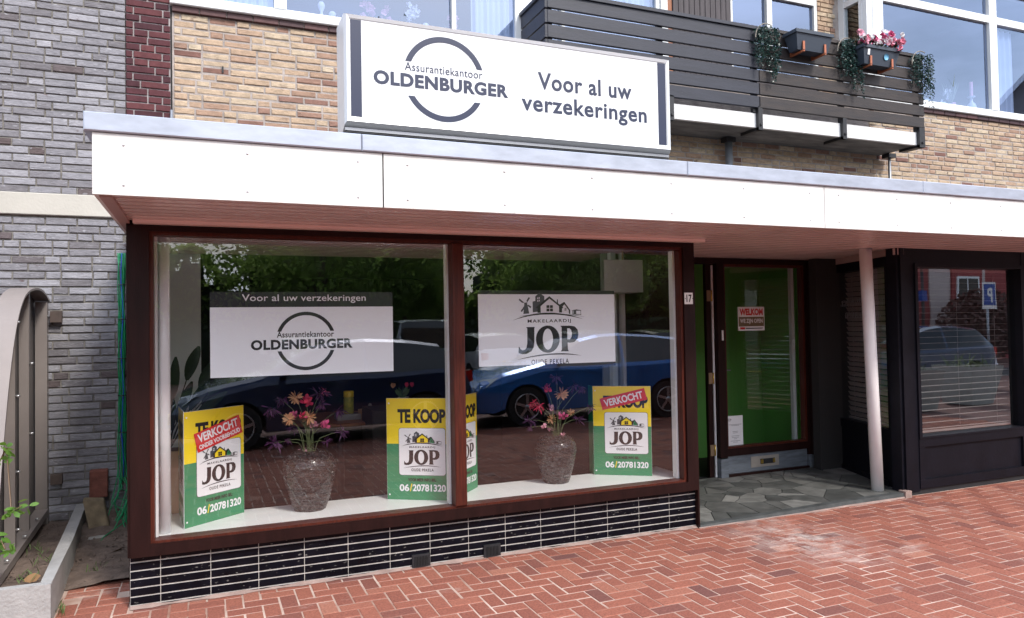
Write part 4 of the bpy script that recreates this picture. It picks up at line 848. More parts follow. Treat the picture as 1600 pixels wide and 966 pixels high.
# hanging light box in the right half, ceiling lamps
hb = thing('hanging_light_box', 'unlit white light box hanging inside at the top right of the shop window', 'light box', (3.5, 5.7, 1.9)); mb = MB(); mb.obox((3.20, 5.60, 1.885), (.46, -.06, .0), (.14, .22, 0), (0, 0, .285), mat('grey_box_face', (.42, .44, .46), .4)); mb.build('housing', hb)
mb = MB(); mb.tube([(3.45, 5.70, 2.17), (3.45, 5.70, 2.40)], .008, mat('pale_rod', (.5, .4, .25), .5), 8); mb.build('rod', hb); mb = MB(); mb.tube([(3.62, 5.70, 2.17), (3.62, 5.70, 2.40)], .008, MATS['pale_rod'], 8); mb.build('rod', hb)
LAMPM = mat('lamp_glow', (1, .82, .62), .5, emit=14.0)
for i, (x, lb) in enumerate(((.53, 'round ceiling lamp at the left of the shop window'), (1.52, 'round ceiling lamp close to the middle window post'), (2.55, 'round ceiling lamp over the right half of the shop window'))):
    l_ = thing('ceiling_lamp', lb, 'lamp', (x, 5.25, 2.39), 'ceiling lamps inside the shop window'); mb = MB(); mb.box(x-.11, x+.11, 5.14, 5.36, 2.375, 2.394, WHITE); mb.build('lamp_plate', l_)
    mb = MB(); mb.lathe([(0, -.012), (.035, -.012), (.045, 0)], (x, 5.25, 2.374), LAMPM, 16); mb.build('bulb', l_)
    ld = bpy.data.lights.new('lamp_light', 'POINT'); ld.energy = 22; ld.color = (1, .93, .84); ld.shadow_soft_size = .05; lo = bpy.data.objects.new('lamp_light', ld); COL.objects.link(lo); lo.location = (x, 5.25, 2.30)

# stickers and notices
F = FR(5.025, 6.092, 1.505)
mb = MB(); mb.box(5.035, 5.375, 6.092, 6.095, 1.52, 1.765, CARD); ws = mb.build('welcome_sticker'); tag(ws, 'small red and white welcome sticker on the porch side pane', 'sticker')
F = FR(0, 6.0915, 0); mb = MB(); mb.flat([[(5.043, 1.665), (5.367, 1.665), (5.367, 1.757), (5.043, 1.757)]], F, CARD, 0); mb.flat([[(5.043, 1.565), (5.367, 1.565), (5.367, 1.662), (5.043, 1.662)]], F, mat('olive_red_band', (.17, .12, .06), .5), 0)
text(mb, 'WELKOM', 5.055, 5.355, 1.678, 1.748, F, REDP, .0006, 1, .05); text(mb, 'WE ZIJN OPEN', 5.06, 5.35, 1.587, 1.643, F, CARD, .0006, 1, .03); mb.flat([[(5.06, 1.535), (5.12, 1.535), (5.12, 1.555), (5.06, 1.555)]], F, REDP, .0005); mb.flat([[(5.13, 1.54), (5.35, 1.54), (5.35, 1.549), (5.13, 1.549)]], F, BLACKP, .0005); mb.build('print', ws)
mb = MB(); mb.box(4.862, 5.062, 6.092, 6.096, .362, .66, CARD); nt = mb.build('paper_notice'); tag(nt, 'white paper notice taped low on the porch side pane', 'notice')
F = FR(0, 6.0915, 0); mb = MB(); LG = mat('grey_print_lines', (.25, .25, .27), .6); cutring(mb, 4.895, .622, .015, .018, .006, -.006, F, LG, 0); mb.flat([[(4.871, .619), (4.919, .619), (4.919, .625), (4.871, .625)]], F, BLACKP, 0)
for z, w in ((.57, .08), (.56, .05), (.50, .035), (.485, .03), (.455, .05), (.44, .045), (.405, .06), (.392, .03), (.425, .02)): mb.flat([[(4.965-w, z), (4.965+w, z), (4.965+w, z+.004), (4.965-w, z+.004)]], F, LG, 0)
mb.build('print', nt)
mb = MB(); mb.cham(3.463, 3.540, 4.808, 4.8148, 1.755, 1.845, mat('enamel_white', (.8, .8, .78), .2), .002); hn = mb.build('house_number_plate'); tag(hn, 'small white enamel plate with the black number 17', 'number plate')
F = FR(0, 4.8075, 0); mb = MB(); text(mb, '17', 3.478, 3.528, 1.77, 1.83, F, BLACKP, 0, 1, .03); mb.flat([[(3.465, 1.797), (3.472, 1.797), (3.472, 1.803), (3.465, 1.803)]], F, BLACKP, 0); mb.flat([[(3.532, 1.797), (3.538, 1.797), (3.538, 1.803), (3.532, 1.803)]], F, BLACKP, 0); mb.build('digits', hn)
# broken lettering film behind the narrow blind
mb = MB(); rs = random.Random(3); nrm = -SN
for (z, a0, a1, h) in ((1.79, .18, 1.08, .035), (1.755, .18, 1.08, .04), (1.66, .35, 1.00, .03), (1.63, .33, .98, .04)):
    a = a0
    while a < a1:
        w = rs.uniform(.008, .022); mb.obox(S0+SD*a-SN*.045+Vector((0, 0, z)), SD*w, Vector((0, 0, h*rs.uniform(.5, 1))), SN*.001, CARD); a += w+rs.uniform(.01, .025)
tag(mb.build('worn_window_lettering'), 'two broken rows of white lettering on the narrow splayed window', 'lettering')

# ================================================================== LEFT CORNER: screen, kerb, cables, bricks, sprig
TAUPE = mat('taupe_painted_metal', (.27, .235, .22), .45, .1, var=.08, scale=3)
PANELM = mat('translucent_brown_panel', (.105, .095, .095), .35, var=.1, scale=2)
sc_ = thing('curved_metal_screen', 'tall taupe metal side screen with a curved outer edge fixed to the grey wall', 'screen', (-1.2, 6.0, .1))
prof = [(5.02, .02), (5.10, .19), (5.32, .89), (5.50, 1.35), (5.68, 1.66), (5.86, 1.83), (6.05, 1.91), (6.30, 1.945), (6.55, 1.94), (6.80, 1.88)]
def curve(P, n=6):
    out = []
    for i in range(len(P)-1):
        p0, p1, p2, p3 = P[max(i-1, 0)], P[i], P[i+1], P[min(i+2, len(P)-1)]
        for k in range(n):
            t = k/n; out.append(tuple(.5*((2*p1[j])+(-p0[j]+p2[j])*t+(2*p0[j]-5*p1[j]+4*p2[j]-p3[j])*t*t+(-p0[j]+3*p1[j]-3*p2[j]+p3[j])*t**3) for j in (0, 1)))
    return out+[P[-1]]
cv = curve(prof); mb = MB(); vs = []
for i, (y, z) in enumerate(cv):
    a, b = cv[max(i-1, 0)], cv[min(i+1, len(cv)-1)]; tx, tz = b[0]-a[0], b[1]-a[1]; L = math.hypot(tx, tz); nx_, nz_ = tz/L*.016, -tx/L*.016
    vs += [(-1.13, y, z), (-1.27, y, z), (-1.27, y+nx_, z+nz_), (-1.13, y+nx_, z+nz_)]
mb.raw(vs, [(i*4+k, i*4+(k+1) % 4, i*4+4+(k+1) % 4, i*4+4+k) for i in range(len(cv)-1) for k in range(4)], TAUPE); mb.build('curved_rim', sc_)
mb = MB(); pp = [(y+.012, z-.006) for y, z in cv]+[(6.80, .10)]; fr_ = (Vector((-1.235, 0, 0)), Vector((0, 1, 0)), Vector((0, 0, 1))); mb.flat([[(y, z) for y, z in pp]], fr_, PANELM, .0); mb.flat([[(y, z) for y, z in pp]], fr_, PANELM, .006); mb.build('panel', sc_)
mb = MB()
def ztop(y): return np.interp(y, [p[0] for p in cv], [p[1] for p in cv])
for y in (5.78, 6.2): mb.box(-1.22, -1.16, y, y+.045, .12, float(ztop(y))-.02, TAUPE)
mb.box(-1.22, -1.14, 6.74, 6.80, .12, 1.86, TAUPE); mb.obox((-1.225, 5.08, .10), (0, 1.70, .10), (.09, 0, 0), (0, 0, .05), TAUPE); mb.build('rib', sc_)
mb = MB(); mb.box(-1.13, -1.05, WY-.05, WY-.004, 1.70, 1.79, mat('rusty_plate', (.10, .075, .065), .7, .3, var=.3)); mb.build('wall_bracket', sc_); mb = MB(); mb.box(-1.13, -1.05, WY-.05, WY-.004, .42, .50, MATS['rusty_plate']); mb.build('wall_bracket', sc_)
for (y, z) in ((5.80, 1.69), (5.80, 1.2), (5.80, .7), (5.80, .32), (6.77, 1.75), (6.77, 1.6), (6.77, 1.15), (6.77, .7), (6.77, .4), (6.22, .9), (6.22, 1.4), (5.5, .2), (6.0, .225), (6.4, .25)):
    mb = MB(); mb.tube([(-1.16, y, z), (-1.135, y, z)], .008, mat('zinc_bolt', (.7, .7, .7), .3, .8), 8); mb.build('bolt', sc_)

kb = thing('concrete_kerb', 'angled pale concrete kerb wall around the soil bed at the left corner', 'kerb', (-.83, 5.6, 0)); mb = MB()
P = [(-.80, 4.835), (-.83, 5.8), (-.885, 6.83)]; Q = [(-.86, 4.885), (-.905, 5.8), (-.955, 6.83)]; Hk = [.215, .225, .245]
for i in range(2):
    a, b, c, d = P[i], P[i+1], Q[i+1], Q[i]; h0, h1 = Hk[i], Hk[i+1]
    vs = [(*a, -.05), (*b, -.05), (*c, -.05), (*d, -.05), (*a, h0), (*b, h1), (*c, h1), (*d, h0)]; mb.raw(vs, [(0, 4, 5, 1), (4, 7, 6, 5), (3, 2, 6, 7), (1, 5, 6, 2), (0, 3, 7, 4)], CONC)
mb.build('side_slab', kb)
mb = MB(); vs = [(-.802, 4.830, -.05), (-.862, 4.885, -.05), (-2.6, 4.93, -.05), (-2.6, 4.87, -.05), (-.802, 4.830, .214), (-.862, 4.885, .214), (-2.6, 4.93, .214), (-2.6, 4.87, .214)]
mb.raw(vs, [(0, 3, 7, 4), (4, 7, 6, 5), (1, 5, 6, 2), (0, 4, 5, 1)], CONC); mb.build('front_slab', kb)

CAB = mat('green_cable', (.01, .27, .10), .35); CABB = mat('blue_cable', (.02, .06, .45), .35)
cb = thing('cable_bundle', 'bundle of loose green cables hanging down beside the red pillar', 'cables', (-.62, 6.78, 1.2)); rs = random.Random(9)
for k in range(15):
    ox, oy = rs.uniform(-.022, .022), rs.uniform(-.02, .015); mm = CABB if k in (3, 9) else CAB; ps = []
    for i in range(15):
        z = 2.26-i*.13; spread = 1+max(0, .9-z)*1.4; w = .007*math.sin(i*1.3+k)
        ps.append((-.625+ox*spread+w, 6.80+oy*spread-.02*max(0, 1-z), z))
    if mm is CAB:
        for j in range(1, 7):
            t = j/6; a = rs.uniform(-.5, .9); ps.append((ps[14][0]+(rs.uniform(-.02, .03)+a*.16)*t+.05*math.sin(t*5+k), ps[14][1]-(.15+.5*((k % 4)/3))*t, max(.06+.02*rs.random(), .42-.5*t+.1*math.sin(t*4+k))))
    mb = MB(); mb.tube(ps, .0042, mm, 6); mb.build('cable', cb)
for k, z in enumerate((2.0, 1.72, 1.4, 1.1, .8)):
    mb = MB(); mb.lathe([(.030, -.004), (.033, 0), (.030, .004)], (-.625, 6.80, z), mat('cable_tie', (.03, .05, .04), .5), 14); mb.build('cable_tie', cb)
LB = mat('loose_red_brick', (.20, .07, .05), .9, var=.3, scale=14, bump=.7, bscale=50); LB2 = mat('mossy_tan_brick', (.19, .145, .09), .95, var=.35, scale=12, bump=.8, bscale=45)
for (o, a, b, c, m, lb) in (((-.855, 6.73, .30), (.13, 0, .0), (0, .055, .01), (-.0, .02, .21), LB, 'red brick standing upright against the grey wall beside the cables'),
                            ((-.82, 6.42, .13), (.14, .02, -.02), (0, .06, .02), (-.05, .08, .20), LB2, 'mossy tan brick leaning against the end of the concrete kerb'),
                            ((-.80, 6.22, .09), (.11, .03, .0), (.0, .05, 0), (0, 0, .02), mat('pale_shard', (.36, .34, .31), .9, var=.2), 'pale stone shard lying on the soil in front of the leaning brick')):
    mb = MB(); mb.obox(o, a, b, c, m); ob = mb.build('loose_brick' if 'shard' not in lb else 'stone_shard'); tag(ob, lb, 'brick' if 'shard' not in lb else 'stone')
    bv = ob.modifiers.new('bevel', 'BEVEL'); bv.width = .008; bv.segments = 2
def sprig(name, lb, pts, seed, cat='plant'):
    t = thing(name, lb, cat, tuple(pts[0])); rs = random.Random(seed); mb = MB(); mb.tube(pts, .004, mat('twig', (.20, .13, .08), .7), 6); mb.build('stem', t); mb = MB()
    for i in range(1, len(pts)):
        for k in range(9): random.seed(seed*100+i*10+k); petal(mb, Vector(pts[i])+Vector((rs.uniform(-.03, .03), rs.uniform(-.03, .03), rs.uniform(-.02, .03))), (rs.uniform(-1, 1), rs.uniform(-1, .3), rs.uniform(-.6, .5)), rs.uniform(.035, .06), .026, LEAFL, -.2)
    mb.build('leaves', t)
b0 = Vector((-1.45, 5.0, .1))
sprig('young_shrub', 'bright green shrub twig with fresh leaves in front of the curved screen', [b0, at(0, 720, 4.95), at(10, 700, 4.93), at(22, 795-3, 4.9)+Vector((0, 0, .02)) if False else at(18, 800, 4.9), at(35, 790, 4.88)], 3)
sprig('young_shrub', 'lower green shrub shoot at the left edge of the soil bed', [b0+Vector((.0, .03, 0)), at(-10, 870, 4.95), at(2, 845, 4.93), at(8, 858, 4.9)], 4)
mb = MB()                                                # tufts of weed and dead leaves
for (x, y, z, n_) in ((-.86, 5.0, .0, 26), (-.79, 4.95, .0, 20), (-1.0, 5.3, .12, 18), (-1.05, 5.9, .13, 16), (-.98, 5.6, .13, 14), (-.70, 5.62, .03, 12)):
    for k in range(n_): petal(mb, (x+random.uniform(-.06, .06), y+random.uniform(-.08, .08), z), (random.uniform(-.6, .6), random.uniform(-.6, .6), 1), random.uniform(.03, .08), .006, mat('weed', (.09, .14, .04), .7), -.3)
o = mb.build('weeds'); o['kind'] = 'stuff'; o['label'] = 'small tufts of weed in the soil and joints by the kerb'; o['category'] = 'weeds'
for i, (x, y, z) in enumerate(((-1.02, 5.28, .125), (-.62, 5.9, .07))):
    mb = MB(); petal(mb, (x, y, z), (1, .3, .15), .09, .05, mat('dead_leaf', (.30, .17, .08), .8), .15); tag(mb.build('dead_leaf'), ('dry brown leaf on the soil inside the kerb', 'dry brown leaf on the soil below the green cables')[i], 'leaf')

# ================================================================== BALCONY THINGS
def garland(x, lb, seed):
    rs = random.Random(seed); t = thing('hanging_garland', lb, 'hanging plant', (x, 6.2, 4.8), 'artificial garlands over the balcony rail'); GL = mat('garland_leaf', (.022, .075, .052), .35, col2=(.012, .028, .035), scale=30)
    mb = MB(); mb.tube([(x-.16+.16*(1-math.cos(a)), 6.19-.0*a, 4.64+.17*math.sin(a)) for a in [math.pi*k/10*.62 for k in range(11)]], .006, mat('wire_hoop', (.25, .22, .18), .6), 6, cap=False); mb.build('hoop', t)
    mb = MB()
    for s_ in range(30):
        sx = x+rs.uniform(-.155, .165); L = rs.uniform(.28, .42) if sx < x+.02 else rs.uniform(.32, .56); L = L if s_ % 5 else L*1.15; sy = 6.19+rs.uniform(-.05, .04); ztop_ = 4.79-.05*abs(sx-x)/.16
        for k in range(int(L/.0105)):
            z = ztop_-k*.0105; d = (rs.uniform(-1, 1), rs.uniform(-1, .6), rs.uniform(-1, .35)); w = rs.uniform(.009, .015); l_ = rs.uniform(.022, .038)
            d = Vector(d).normalized(); e = d.cross(Vector((rs.uniform(-1, 1), rs.uniform(-1, 1), rs.uniform(-1, 1)))).normalized(); c = Vector((sx+rs.uniform(-.012, .012), sy+rs.uniform(-.012, .012), z))
            mb.raw([c, c+d*l_*.5+e*w*.7, c+d*l_, c+d*l_*.5-e*w*.7], [(0, 1, 2, 3)], GL)
    mb.build('foliage', t)
garland(5.60, 'green garland hanging over the balcony rail left of the grassy flower box', 1); garland(6.76, 'green garland hanging between the two balcony flower boxes', 2); garland(7.93, 'green garland at the right end of the balcony rail', 3)
BOXM = mat('slate_plastic', (.040, .052, .072), .45); HOOKM = mat('orange_hook', (.42, .13, .06), .5)
def fbox(x0, x1, z1, lb):
    z0 = z1-.20; t = thing('flower_box', lb, 'flower box', ((x0+x1)/2, 6.14, z0), 'flower boxes hooked on the balcony rail'); mb = MB(); w = .05
    vs = [(x0+w, 6.08, z0), (x1-w, 6.08, z0), (x1-w, 6.2, z0), (x0+w, 6.2, z0), (x0, 6.04, z1), (x1, 6.04, z1), (x1, 6.235, z1), (x0, 6.235, z1)]
    mb.raw(vs, [(0, 1, 5, 4), (1, 2, 6, 5), (2, 3, 7, 6), (3, 0, 4, 7), (0, 3, 2, 1)], BOXM); mb.box(x0-.008, x1+.008, 6.03, 6.05, z1-.03, z1+.006, BOXM); mb.box(x0-.008, x0+.01, 6.05, 6.24, z1-.03, z1+.006, BOXM); mb.box(x1-.01, x1+.008, 6.05, 6.24, z1-.03, z1+.006, BOXM)
    mb.face([(x0+.01, 6.05, z1-.03), (x1-.01, 6.05, z1-.03), (x1-.01, 6.23, z1-.03), (x0+.01, 6.23, z1-.03)], SOIL); mb.build('tub', t)
    for f_ in (.22, .8):
        mb = MB(); x = x0+(x1-x0)*f_; mb.box(x-.013, x+.013, 6.052, 6.062, z0-.012, z0+.09, HOOKM); mb.box(x-.012, x+.012, 6.052, 6.25, z0-.022, z0-.004, HOOKM); mb.box(x-.012, x+.012, 6.205, 6.25, z0-.004, z0+.02, HOOKM); mb.build('hook', t)
    return t
f1 = fbox(5.86, 6.38, 4.735, 'slate flower box with sparse dry grass on the balcony rail'); f2 = fbox(6.83, 7.40, 4.70, 'slate flower box full of pink and white flowers on the balcony rail')
mb = MB()
for k in range(90): petal(mb, (random.uniform(6.05, 6.32), random.uniform(6.08, 6.2), 4.70), (random.uniform(-.5, .5), random.uniform(-.4, .4), 1), random.uniform(.05, .11), .006, mat('dry_grass', (.26, .24, .07), .7), -.2)
g_ = mb.build('grass'); tag(g_, 'sparse yellowish grass growing in the left flower box', 'grass')
fl_ = thing('balcony_flowers', 'dense pink and white blooms in the right flower box', 'flowers', (7.12, 6.14, 4.69)); mb = MB()
for k in range(150): petal(mb, (random.uniform(6.85, 7.40), random.uniform(6.05, 6.22), 4.68+random.uniform(0, .10)), (random.uniform(-1, 1), random.uniform(-1, .5), random.uniform(-.1, 1)), .05, .03, LEAF, .2)
mb.build('leaves', fl_)
for k in range(62):
    c = Vector((random.uniform(6.83, 7.42), random.uniform(6.00, 6.2), 4.74+random.uniform(-.04, .15)*(1 if k % 3 else .4))); mb = MB(); m = random.choice((PINK, LPINK, LPINK, WPET, mat('mid_pink_petal', (.68, .20, .28), .5)))
    f_ = Vector((random.uniform(-.5, .5), -1, random.uniform(-.2, .8))).normalized(); a = f_.orthogonal().normalized(); b = f_.cross(a)
    for j in range(6): t = j*math.pi/3; petal(mb, c, a*math.cos(t)+b*math.sin(t)+f_*.4, .045, .042, m, .1)
    mb.build('blossom', fl_)
mb = MB(); mb.lathe([(0, 0), (.036, 0), (.036, .002)], (0, 0, 0), mat('blue_sticker', (.16, .42, .62), .4), 20)
o = mb.build('round_sticker', f2); o.matrix_parent_inverse = Matrix.Translation((-f2.location)); o.location = (7.19, 6.052, 4.60); o.rotation_euler = (R(90+11), 0, 0)
mb = MB(); mb.face([(6.90, 6.053, 4.595), (6.935, 6.053, 4.595), (6.935, 6.043, 4.66), (6.90, 6.043, 4.66)], CARD); mb.build('paper_label', f2)
for i in range(3):
    pass

# ---- curtains and ornaments upstairs
CURT = mat('white_voile', (.72, .76, .80), .8)
def curtain(x0, x1, z0, z1, y, lb, fold=.045, amp=.018, m=CURT):
    mb = MB(); n = int((x1-x0)/fold*6); vs = []
    for i in range(n+1):
        x = x0+(x1-x0)*i/n; yy = y+amp*math.sin(2*math.pi*x/fold/1.35)+amp*.5*math.sin(x*61)
        vs += [(x, yy, z0), (x, yy*1.0+.003, z1)]
    mb.raw(vs, [(2*i, 2*i+2, 2*i+3, 2*i+1) for i in range(n)], m, 0, True); return tag(mb.build('curtain'), lb, 'curtain')
curtain(-.14, .59, 4.47, 6.2, 6.93, 'pale pleated curtain behind the leftmost upper window')
curtain(2.50, 2.95, 4.47, 6.2, 6.93, 'pale pleated curtain at the right end of the flowery upper window')
curtain(3.75, 4.92, 3.98, 6.2, 7.42, 'pale pleated curtain behind the balcony rail by the dark cladding', .06)
curtain(3.18, 3.66, 3.98, 6.2, 7.42, 'pale smooth curtain behind the left end of the balcony rail', .3, .01)
curtain(10.33, 10.75, 4.5, 5.7, 6.95, 'gathered white net curtain behind the far right upper window', .08)
def orchid(x, y, z, m, h, n, seed, lb, lean=.1):
    rs = random.Random(seed); t = thing('orchid', lb, 'orchid', (x, y, z)); mb = MB(); mb.lathe([(0, 0), (.035, 0), (.05, .08), (.045, .08), (0, .07)], (x, y, z), WHITEG, 14); mb.build('pot', t)
    mb = MB(); tip = Vector((x+lean, y, z+h)); pts = [Vector((x, y, z+.07)), Vector((x+lean*.1, y, z+h*.5)), Vector((x+lean*.5, y, z+h*.9)), tip]; mb.tube(pts, .003, STEM, 5, cap=False)
    for k in range(5): petal(mb, (x, y, z+.08), (rs.uniform(-1, 1), rs.uniform(-.4, .4), rs.uniform(.2, .9)), .12, .035, LEAF, -.5)
    mb.build('stem', t)
    for k in range(n):
        c = pts[1].lerp(tip, rs.uniform(0, 1))+Vector((rs.uniform(-.05, .05), rs.uniform(-.03, .0), rs.uniform(-.04, .04))); random.seed(seed*50+k); mb = MB()
        for j in range(5): a = j*1.2566; petal(mb, c, (math.cos(a), -.35, math.sin(a)), .036, .034, m, .0)
        mb.build('blossom', t)
WSZ = 4.452
orchid(1.42, 6.93, WSZ, LPINK, .28, 12, 11, 'pale pink orchid nearest the two bud vases in the upper left window', .06)
orchid(1.62, 6.95, WSZ, LPINK, .24, 6, 12, 'small pink orchid left of the white orchid in the upper left window', .05)
orchid(1.86, 6.92, WSZ, WPET, .26, 13, 13, 'white orchid in the middle of the upper left window', .03)
orchid(2.26, 6.93, WSZ, LPINK, .30, 10, 14, 'pink orchid next to the pleated curtain in the upper left window', .06)
for (x, h, lb) in ((1.02, .20, 'taller white bud vase in the upper left window'), (1.12, .12, 'shorter white bud vase in the upper left window'), (2.02, .14, 'small frosted glass figure between the orchids upstairs')):
    mb = MB(); mb.lathe([(0, 0), (.03, 0), (.022, .03), (.012, h*.5), (.03, h*.7), (.034, h*.82), (.022, h*.96), (0, h)], (x, 6.93, WSZ), WHITEG, 16); tag(mb.build('bud_vase' if x < 2 else 'glass_figure'), lb, 'vase' if x < 2 else 'ornament')
orchid(8.95, 6.95, WSZ+.02, WPET, .42, 16, 21, 'tall white orchid in the upper right window beside the garland', .05); orchid(9.30, 6.97, WSZ+.02, WPET, .22, 8, 22, 'low white orchid between the tall orchid and the candle upstairs', .10)
t = thing('grass_plant', 'thin grassy house plant in a pink pot left of the candle upstairs', 'plant', (9.45, 6.95, WSZ+.02)); mb = MB(); mb.lathe([(0, 0), (.05, 0), (.06, .08), (.055, .08), (0, .07)], (9.45, 6.95, WSZ+.02), LPINK, 16); mb.build('pot', t); mb = MB()
for k in range(22): petal(mb, (9.45, 6.95, WSZ+.08), (random.uniform(-.7, .7), random.uniform(-.3, .3), 1), random.uniform(.2, .42), .008, mat('pale_blade', (.35, .42, .30), .6), random.uniform(-.4, .4))
mb.build('blades', t)
t = thing('candle_holder', 'white turned candle holder with a pale pink candle in the upper right window', 'candle holder', (9.86, 6.95, WSZ+.02)); mb = MB(); mb.lathe([(0, 0), (.05, 0), (.055, .03), (.062, .07), (.05, .11), (.022, .14), (.018, .19), (.05, .205), (.055, .215), (.02, .22), (0, .22)], (9.86, 6.95, WSZ+.02), WHITEG, 24); mb.build('base', t)
mb = MB(); mb.lathe([(.024, .22), (.024, .42), (0, .42)], (9.86, 6.95, WSZ+.02), LPINK, 16); mb.build('candle', t)
mb = MB(); mb.lathe([(.024, 0), (.03, .12), (.02, .3), (0, .31)], (8.72, 6.93, WSZ+.02), LPINK, 14); tag(mb.build('pink_candle'), 'pale pink candle partly hidden by the right garland', 'candle')

# ================================================================== ACROSS THE STREET (seen mirrored in the glass)
def car(label, x, y, rot, color, L=4.25, W=1.78, prof=None, van=False, group='cars parked across the street'):
    name = 'parked_van' if van else 'parked_car'; t = thing(name, label, 'van' if van else 'car', (x, y, 0), group)
    BP = mat('car_paint_'+'_'.join('%02d' % int(c*99) for c in color), color, .25, .35, coat=1); CG = mat('car_glass', (.012, .014, .017), .04, spec=.9); TY = mat('tyre_rubber', (.015, .015, .016), .8); RM = mat('alloy_rim', (.5, .51, .53), .28, .85); BT = mat('black_trim', (.015, .015, .016), .5); HL = mat('headlamp_glass', (.6, .63, .66), .1, .4); TL = mat('tail_lamp_glass', (.45, .015, .01), .15)
    prof = prof or [(0, .50), (.03, .62), (.10, .72), (.45, .86), (1.0, .98), (1.15, 1.02), (1.45, 1.19), (1.85, 1.38), (2.2, 1.45), (2.6, 1.47), (3.2, 1.44), (3.7, 1.38), (3.85, 1.26), (4.05, 1.05), (4.17, .92), (4.23, .72), (4.25, .5)]
    sh = [(0, .5), (.1, .68), (1.1, .93), (4.1, 1.0), (4.25, .5)] if not van else [(0, .5), (.1, .68), (.9, 1.0), (L-.05, 1.08), (L, .5)]
    xs = sorted(set([p[0] for p in prof]+[i*.15 for i in range(int(L/.15)+1)])); px, pz = [p[0] for p in prof], [p[1] for p in prof]
    hw = W/2; vs = []; fs = {'b': [], 'g': []}; mb = MB(); ring_ = []
    wx = (.82, L-.83) if not van else (.85, L-.75); wr = .315
    def floor_z(s_):
        z = .24
        for c in wx:
            if abs(s_-c) < .37: z = max(z, .30+math.sqrt(max(0, .37**2-(s_-c)**2)))
        return z
    for c in wx: xs += [c+.37*math.sin(a) for a in (-1.57, -1.3, -1.0, -.7, -.35, 0, .35, .7, 1.0, 1.3, 1.57)]
    xs = sorted(set(round(v, 3) for v in xs if 0 <= v <= L))
    for s_ in xs:
        zt = float(np.interp(s_, px, pz)); zs = min(float(np.interp(s_, [p[0] for p in sh], [p[1] for p in sh])), zt-.005); e = 1-.13*max(0, 1-s_/.6)**2-.10*max(0, 1-(L-s_)/.5)**2; w = hw*e
        wr_ = w-.03-(zt-zs)*(.22 if van else .36); f = floor_z(s_)
        ring_.append([(s_, 0, .22), (s_, w*.9, .22 if f < .25 else f), (s_, w-.015, f), (s_, w, max(f+.01, .55)), (s_, w-.012, max(f+.02, zs-.06)), (s_, w-.035, max(f+.03, zs)), (s_, max(.3, wr_), max(zt-.05, max(f+.03, zs)+.001)), (s_, max(.2, wr_-.12), zt-.008), (s_, 0, zt+.012)])
    V = [p for r_ in ring_ for p in r_]+[(p[0], -p[1], p[2]) for r_ in ring_ for p in r_]; N = len(xs)*9
    pil = [(wx[0]+.35+.0, 0)]
    glassx = (1.25, L-.42) if not van else (1.0, L-.25)
    bp = (glassx[0]+glassx[1])/2+.05
    for i in range(len(xs)-1):
        for k in range(8):
            q = (i*9+k, i*9+k+1, i*9+10+k, i*9+9+k); z_hi = ring_[i][8][2]; mid = (xs[i]+xs[i+1])/2; hs = ring_[i][6][2]-ring_[i][5][2]
            g_ = (k == 5 and hs > .12 and glassx[0] < mid < glassx[1] and abs(mid-bp) > .05 and (not van or mid < bp+.0 or mid > bp+.1))
            sl_ = abs(ring_[i+1][8][2]-ring_[i][8][2])/(xs[i+1]-xs[i]+1e-6)
            if k >= 6 and sl_ > .34 and ring_[i][8][2] > 1.0 and ring_[i+1][8][2] > 1.0: g_ = True
            mm = CG if g_ else (BT if k < 2 else BP)
            mb.raw([V[j] for j in q], [(0, 1, 2, 3)], mm, 0, k >= 4 and not g_); mb.raw([V[j+N] for j in q], [(3, 2, 1, 0)], mm, 0, k >= 4 and not g_)
    for idx in (0, len(xs)-1):
        P = ring_[idx]; mb.face([p for p in P]+[(p[0], -p[1], p[2]) for p in P[::-1]][1:-1], BT if idx == 0 else BP)
    body = mb.build('body', t)
    for c in wx:
        for sgn in (1, -1):
            w0 = sgn*(hw-.20); w1 = sgn*(hw-.02); mb = MB(); mb.tube([(c, w0, wr), (c, w1, wr)], wr, TY, 28, False); wh = mb.build('wheel', t)
            mb = MB(); mb.tube([(c, w1-.03*sgn, wr), (c, w1+.003*sgn, wr)], .21, BT, 24, False)
            for k in range(5):
                a = k*1.2566+.3; d = Vector((math.cos(a), 0, math.sin(a))); e = Vector((-math.sin(a), 0, math.cos(a))); o = Vector((c, w1+.004*sgn, wr)); mb.obox(o-e*.022+d*.03, d*.175, e*.044, Vector((0, .008*sgn, 0)), RM)
            mb.tube([(c+.205*math.cos(a), w1+.008*sgn, wr+.205*math.sin(a)) for a in [2*math.pi*k/24 for k in range(25)]], .011, RM, 6, cap=False); mb.tube([(c, w1, wr), (c, w1+.014*sgn, wr)], .04, RM, 12); mb.build('rim', wh)
    for sgn in (1, -1):
        mb = MB(); y_ = sgn*hw*.80; mb.raw([(.015, sgn*hw*.52, .60), (.14, sgn*hw*.93, .64), (.34, sgn*hw*.965, .80), (.13, sgn*hw*.60, .745), (.06, sgn*hw*.5, .64), (.10, sgn*hw*.5, .72)], [(0, 1, 2, 3, 5)], HL); mb.obox((.03, sgn*hw*.55, .61), (.16, sgn*hw*.30, .02), (.16, 0, .11), (-.01, 0, .02), HL); mb.build('headlight', t)
        mb = MB(); mb.box(L-.07 if van else L-.14, L-.005 if van else L-.03, min(sgn*hw*.72, sgn*hw*.9), max(sgn*hw*.72, sgn*hw*.9), .78, 1.15 if van else .95, TL); mb.build('tail_light', t)
        mb = MB(); mb.obox((1.35, sgn*(hw-.02), .98), (0, sgn*.18, .02), (.09, 0, 0), (0, 0, .10), BP); mb.build('wing_mirror', t)
